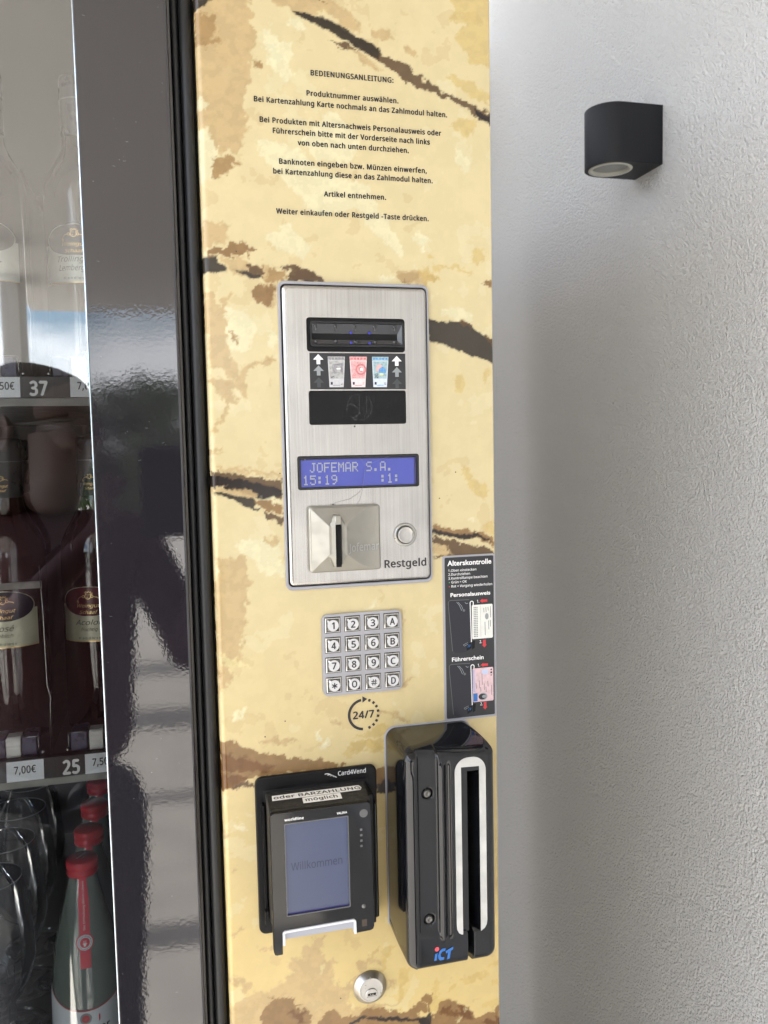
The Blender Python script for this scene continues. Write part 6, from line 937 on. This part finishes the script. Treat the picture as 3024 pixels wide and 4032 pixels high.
# ================================================================== wall lamp
XW = 560.0
lm = thing('wall_lamp', 'matt black half round downlight on the rough white wall', 'wall lamp', (XW, 409, 523))
def dee(r, d, n=20): return [(XW - .0, 409 - r), ] + [(XW - d + r - r * math.sin(R_(a)), 409 - r * math.cos(R_(a))) for a in np.linspace(0, 180, n)] + [(XW, 409 + r)]
def lampwall(zs, r, d, m, inner=False, mb=None): mb.loft([[(x, y, z) for x, y in dee(r, d)] for z in zs], m, False, False, True); return mb
mb = MB(); L0 = dee(35.5, 96); mb.loft([[(x, y, z) for x, y in L0] for z in (523.3, 602.7)], 'lamp', False, False, True)
def annulus(z, hole_r, cxh):
    bm = bmesh.new(); es = []
    for lp in (L0, [(cxh + hole_r * math.cos(2 * math.pi * k / 40), 409 + hole_r * math.sin(2 * math.pi * k / 40)) for k in range(40)]):
        v = [bm.verts.new((x, y, z)) for x, y in lp]; es += [bm.edges.new((v[i], v[(i + 1) % len(v)])) for i in range(len(v))]
    bmesh.ops.triangle_fill(bm, use_beauty=True, edges=es); bm.verts.index_update()
    r = [tuple(v.co) for v in bm.verts], [[v.index for v in f.verts] for f in bm.faces]; bm.free(); return r
CXH = XW - 96 + 35.5
v, f = annulus(523.3, 29.5, CXH); mb.add(v, f, 'lamp'); v, f = annulus(602.7, 29.5, CXH); mb.add(v, f, 'lamp'); mb.build('lamp_body', lm, .5)
mb = MB(); mb.lathe(CXH, 409, [(30.2, 523.8), (30.0, 522.6), (25.6, 522.4), (25.2, 524), (25.0, 530)], 'ring', 48); mb.build('lamp_ring', lm)
mb = MB(); mb.lathe(CXH, 409, [(25.4, 526), (23, 540), (16, 556), (0, 560)], 'shade', 40); mb.lathe(CXH, 409, [(25.2, 527.0), (20, 526.4), (0, 526)], 'lens', 40); mb.build('lamp_lens', lm)

# ================================================================== walls, ground, canopy
def stucco():
    m = bpy.data.materials.new("white roughcast render"); m.use_nodes = True; n = m.node_tree; b = n.nodes['Principled BSDF']
    b.inputs['Roughness'].default_value = .7; b.inputs['Specular IOR Level'].default_value = .3
    t = n.nodes.new("ShaderNodeTexCoord"); 
    def noise(s, d, r=.5): z = n.nodes.new("ShaderNodeTexNoise"); z.inputs['Scale'].default_value = s; z.inputs['Detail'].default_value = d; z.inputs['Roughness'].default_value = r; n.links.new(t.outputs['Object'], z.inputs['Vector']); return z
    a = noise(330, 5, .72); c = noise(150, 2); v = n.nodes.new("ShaderNodeTexVoronoi"); v.feature = 'SMOOTH_F1'; v.inputs['Scale'].default_value = 290; v.inputs['Smoothness'].default_value = .15
    n.links.new(t.outputs['Object'], v.inputs['Vector'])
    s1 = n.nodes.new("ShaderNodeMath"); s1.operation = 'MULTIPLY_ADD'; s1.inputs[1].default_value = .8; n.links.new(a.outputs['Fac'], s1.inputs[0]); n.links.new(c.outputs['Fac'], s1.inputs[2])
    s2 = n.nodes.new("ShaderNodeMath"); s2.operation = 'MULTIPLY_ADD'; s2.inputs[1].default_value = -.7; n.links.new(v.outputs['Distance'], s2.inputs[0]); n.links.new(s1.outputs[0], s2.inputs[2])
    bp = n.nodes.new("ShaderNodeBump"); bp.inputs['Strength'].default_value = .9; bp.inputs['Distance'].default_value = .0085; n.links.new(s2.outputs[0], bp.inputs['Height']); n.links.new(bp.outputs[0], b.inputs['Normal'])
    g = noise(3, 4); r = n.nodes.new("ShaderNodeValToRGB"); r.color_ramp.elements[0].color = (.83, .83, .83, 1); r.color_ramp.elements[1].color = (.88, .88, .89, 1); n.links.new(g.outputs['Fac'], r.inputs['Fac']); n.links.new(r.outputs[0], b.inputs['Base Color'])
    return m
M['stucco'] = stucco()
M['paving'] = mat("pale concrete paving", (.57, .545, .51), .85, bump=.6, bscale=300, vary=.12, vscale=6)
M['render_grey'] = mat("painted soffit", (.52, .50, .47), .7, bump=.3, bscale=120, vary=.05, vscale=2)
mb = MB(); mb.box(XW, XW + 240, -6600, 2600, FLOOR, 1270, 'stucco'); o = mb.build('wall'); o['label'] = 'rough white rendered wall behind the lamp, right of the machine'; o['category'] = 'wall'
mb = MB(); mb.box(-40000, 40000, -60000, 40000, FLOOR - 200, FLOOR, 'paving'); o = mb.build('ground'); o['kind'] = 'structure'
cn = thing('canopy', 'grey roof slab over the walkway, with slim piers added to cast shade, above the machine', 'canopy', (-250, -2600, FLOOR))
MB().box(-1070, XW + 240, -6500, 1250, 1270, 1450, 'render_grey').build('roof_slab', cn)
for y0, y1 in ((-5400, -5080), (-4300, -3950), (-3060, -2960), (-2010, -1880)): MB().box(-1068, -960, y0, y1, FLOOR, 1269.5, 'render_grey').build('shade_pier', cn, 4)  # unseen piers added to break the sunlit walkway with bars of shade

mb = MB(); mb.box(-2600, XW, 1100, 1240, FLOOR, 980, 'stucco'); o = mb.build('wall'); o['label'] = 'added unseen white wall behind the machine, limiting light from the back'; o['category'] = 'wall'  # added out of view: darkens the gap low down, lets light in above
# far surroundings that the glass and lacquer mirror: a row of trees and a house beyond the forecourt
def leafy(name, x, y, h, w, label, seed):
    t = thing(name, label, 'tree', (x, y, FLOOR)); rng = random.Random(seed)
    mb = MB(); mb.tube([(x, y, FLOOR), (x + 60, y, FLOOR + h * .25), (x, y + 50, FLOOR + h * .5)], w * .035, 'bark', 10)
    for k in range(5):
        a = k * 1.26; mb.tube([(x, y, FLOOR + h * (.3 + .04 * k)), (x + math.cos(a) * w * .2, y + math.sin(a) * w * .2, FLOOR + h * .55), (x + math.cos(a) * w * .34, y + math.sin(a) * w * .34, FLOOR + h * .72)], w * .014, 'bark', 6)
    mb.build('trunk', t)
    mb = MB(); clumps = [(rng.gauss(0, .26), rng.gauss(0, .26), rng.uniform(.08, .96)) for _ in range(42)]
    vs = []; fs = []
    for cx, cy, cz in clumps:
        for _ in range(150):
            p = Vector((rng.gauss(0, 1), rng.gauss(0, 1), rng.gauss(0, .8))).normalized() * rng.uniform(.4, 1) * w * .16 + Vector((x + cx * w, y + cy * w, FLOOR + cz * h))
            d = Vector((rng.uniform(-1, 1), rng.uniform(-1, 1), rng.uniform(-1, 1))).normalized() * w * .022; e = d.orthogonal() * .7
            q = len(vs); vs += [tuple(p - d), tuple(p + e), tuple(p + d), tuple(p - e)]; fs.append((q, q + 1, q + 2, q + 3))
    mb.add(vs, fs, 'leaf'); mb.keep = True; mb.build('crown', t)
M['bark'] = mat("bark", (.08, .06, .045), .9, vary=.2, vscale=8)
M['leaf'] = mat("foliage", (.045, .075, .025), .6, vary=.4, vscale=.8)
M['house'] = mat("house render", (.55, .52, .47), .8, vary=.05, vscale=1)
for i, (x, y, h, w, s) in enumerate(((-5200, -17500, 2900, 4600, 'low broad tree across the forecourt, left of the walkway end'), (-900, -19500, 2800, 4200, 'low dark tree straight beyond the end of the walkway'), (3400, -20500, 3300, 4800, 'low tree behind the right end of the forecourt'), (-11500, -15000, 3000, 5200, 'wide low tree far to the left of the forecourt'))):
    leafy('tree', x, y, h, w, s, 10 + i)

# the person taking the picture stands behind the phone; only mirrored in the door
pr_ = thing('person', 'person in a dark wine red shirt holding a phone up in front of the machine', 'person', (-335, -975, FLOOR))
M['skin'] = mat("skin", (.09, .05, .04), .5); M['hair'] = mat("dark hair", (.03, .02, .015), .6, bump=.6, bscale=300)
M['shirt'] = mat("wine red jersey", (.032, .006, .010), .8, bump=.3, bscale=700); M['trousers'] = mat("dark navy trousers", (.02, .022, .03), .85); M['shoe'] = mat("black shoe", (.02, .02, .02), .5)
def skin_body(name, joints, edges, m, parent, root=0, sub=2):
    me = bpy.data.meshes.new(name); me.from_pydata([W(*j[:3]) for j in joints], edges, []); me.materials.append(M[m])
    o = bpy.data.objects.new(name, me); COL.objects.link(o)
    sk = o.modifiers.new("skin", 'SKIN'); sk.use_smooth_shade = True
    if not me.skin_vertices: me.attributes.new if False else None
    bpy.context.view_layer.objects.active = o
    try: lay = me.skin_vertices[0]
    except Exception:
        o.select_set(True); lay = me.skin_vertices[0]
    for i, j in enumerate(joints):
        r = j[3]; lay.data[i].radius = (r[0] * .001, r[1] * .001) if isinstance(r, tuple) else (r * .001, r * .001); lay.data[i].use_root = (i == root)
    su = o.modifiers.new("smooth", 'SUBSURF'); su.levels = sub; su.render_levels = sub
    adopt(o, parent); return o
px, py = -325, -900
Z = lambda v: FLOOR + v * .975
sh = [(px, py, Z(900), (150, 95)), (px, py, Z(1050), (140, 90)), (px, py + 5, Z(1220), (160, 100)), (px, py, Z(1340), (150, 80)), (px, py, Z(1415), (62, 60)),
      (px + 150, py, Z(1345), 58), (px + 225, py + 60, Z(1180), 46), (px + 235, py + 200, Z(1170), 40), (px - 150, py, Z(1345), 58), (px - 200, py + 60, Z(1170), 46), (px - 130, py + 190, Z(1180), 40)]
skin_body('shirt', sh, [(0, 1), (1, 2), (2, 3), (3, 4), (3, 5), (5, 6), (6, 7), (3, 8), (8, 9), (9, 10)], 'shirt', pr_)
tr_ = [(px, py, Z(1000), (138, 88)), (px + 72, py, Z(840), 90), (px + 66, py + 10, Z(480), 68), (px + 70, py, Z(90), 56), (px - 72, py, Z(840), 90), (px - 66, py + 10, Z(480), 68), (px - 70, py, Z(90), 56)]
skin_body('trousers', tr_, [(0, 1), (1, 2), (2, 3), (0, 4), (4, 5), (5, 6)], 'trousers', pr_)
for s in (70, -70): skin_body('shoe', [(px + s, py - 50, Z(40), 42), (px + s, py + 40, Z(40), 45), (px + s, py + 160, Z(30), 36)], [(0, 1), (1, 2)], 'shoe', pr_)
def turn(x, y, z, *r):                                # the head is turned towards the phone
    a = R_(-52); u, v = x - px - 5, y - py; return (px + 5 + u * math.cos(a) - v * math.sin(a), py + u * math.sin(a) + v * math.cos(a), z) + r
hd = [(px + 5, py - 5, Z(1390), 54), (px + 5, py + 8, Z(1455), 54), (px + 5, py + 18, Z(1500), (58, 70)), (px + 5, py + 14, Z(1545), (74, 88)), (px + 5, py + 10, Z(1590), (84, 98)), (px + 5, py + 5, Z(1650), (72, 84)), (px + 5, py + 116, Z(1545), 13), (px + 5, py + 74, Z(1478), 34), (px + 5, py + 96, Z(1512), 18)]
skin_body('head', [turn(*h) for h in hd], [(0, 1), (1, 2), (2, 3), (3, 4), (4, 5), (3, 6), (2, 7), (3, 8)], 'skin', pr_)
skin_body('hair', [turn(*h) for h in [(px + 5, py - 60, Z(1385), (96, 30)), (px + 5, py - 52, Z(1450), (104, 44)), (px + 5, py - 30, Z(1535), (88, 66)), (px + 5, py - 16, Z(1610), (92, 90)), (px + 5, py + 4, Z(1672), (80, 92))]], [(0, 1), (1, 2), (2, 3), (3, 4)], 'hair', pr_)
mb = MB()
for s in (-1, 1):
    loops = [[turn(px + 5 + s * (86 + o_), py - 4 + k * 15 * math.cos(a) + 4 * math.sin(a), Z(1545) + k * 31 * math.sin(a)) for a in np.linspace(0, 2 * math.pi, 17)[:-1]] for k, o_ in ((.6, -6), (1, 6), (.92, 12), (.7, 10), (.45, 4))]
    mb.loft(loops, 'skin')
    mb.tube([turn(px + 5 + s * 84, py + 2, Z(1560)), turn(px + 5 + s * 82, py + 96, Z(1562)), turn(px + 5 + s * 46, py + 106, Z(1566))], 2.2, 'hair')
    mb.tube([turn(px + 5 + s * 32 + 21 * math.cos(a), py + 108, Z(1556) + 16 * math.sin(a)) for a in np.linspace(0, 2 * math.pi, 20)], 1.6, 'hair')
mb.build('ears_and_glasses', pr_)
PH = Vector((-125, -693, 140))                        # phone, its lens at the camera
for s, j0 in ((1, (px + 235, py + 200, Z(1170))), (-1, (px - 130, py + 190, Z(1180)))):
    hx = -125 + s * 26 - (12 if s < 0 else 0); hz = 105 if s > 0 else 60
    skin_body('sleeve', [(*j0, 36), ((j0[0] + hx + s * 60) / 2, (j0[1] - 740) / 2, (j0[2] + hz) / 2 - 40, 32), (hx + s * 62, -760, hz - 45, 24), (hx + s * 58, -735, hz - 10, (26, 16)), (hx + s * 50, -722, hz + 22, (26, 13))], [(0, 1), (1, 2), (2, 3), (3, 4)], 'shirt', pr_)
    for k in range(4):
        b = (hx + s * 48, -716 - 2, hz + 26 - k * 17); L = (44, 48, 45, 36)[k]
        skin_body('finger', [(*b, 9), (b[0] - s * 8, -700, b[2] + 6, 8.5), (b[0] - s * L * .45, -701.5 + 3, b[2] + 8, 8), (b[0] - s * L * .62, -704, b[2] + 7, 7)] if False else [(*b, 9), (b[0] + s * 4, -706, b[2] + 8, 8.5), (b[0] - s * 2, -712, b[2] + 16, 8), (b[0] - s * 10, -716, b[2] + 18, 7)], [(0, 1), (1, 2), (2, 3)], 'skin', pr_)
    skin_body('thumb', [(hx + s * 50, -728, hz, 12), (hx + s * 36, -734, hz + 24, 11), (hx + s * 20, -728, hz + 40, 9)], [(0, 1), (1, 2)], 'skin', pr_)
mb = MB(); pc = [(x, z) for x, z in rrect(-161, -89, 4, 151, 9)]
mb.prism(pc, -702.5, -694.5, 'black'); t = mb.build('phone', None, 1.2); t['label'] = 'black phone held upright in both hands in front of the machine'; t['category'] = 'phone'
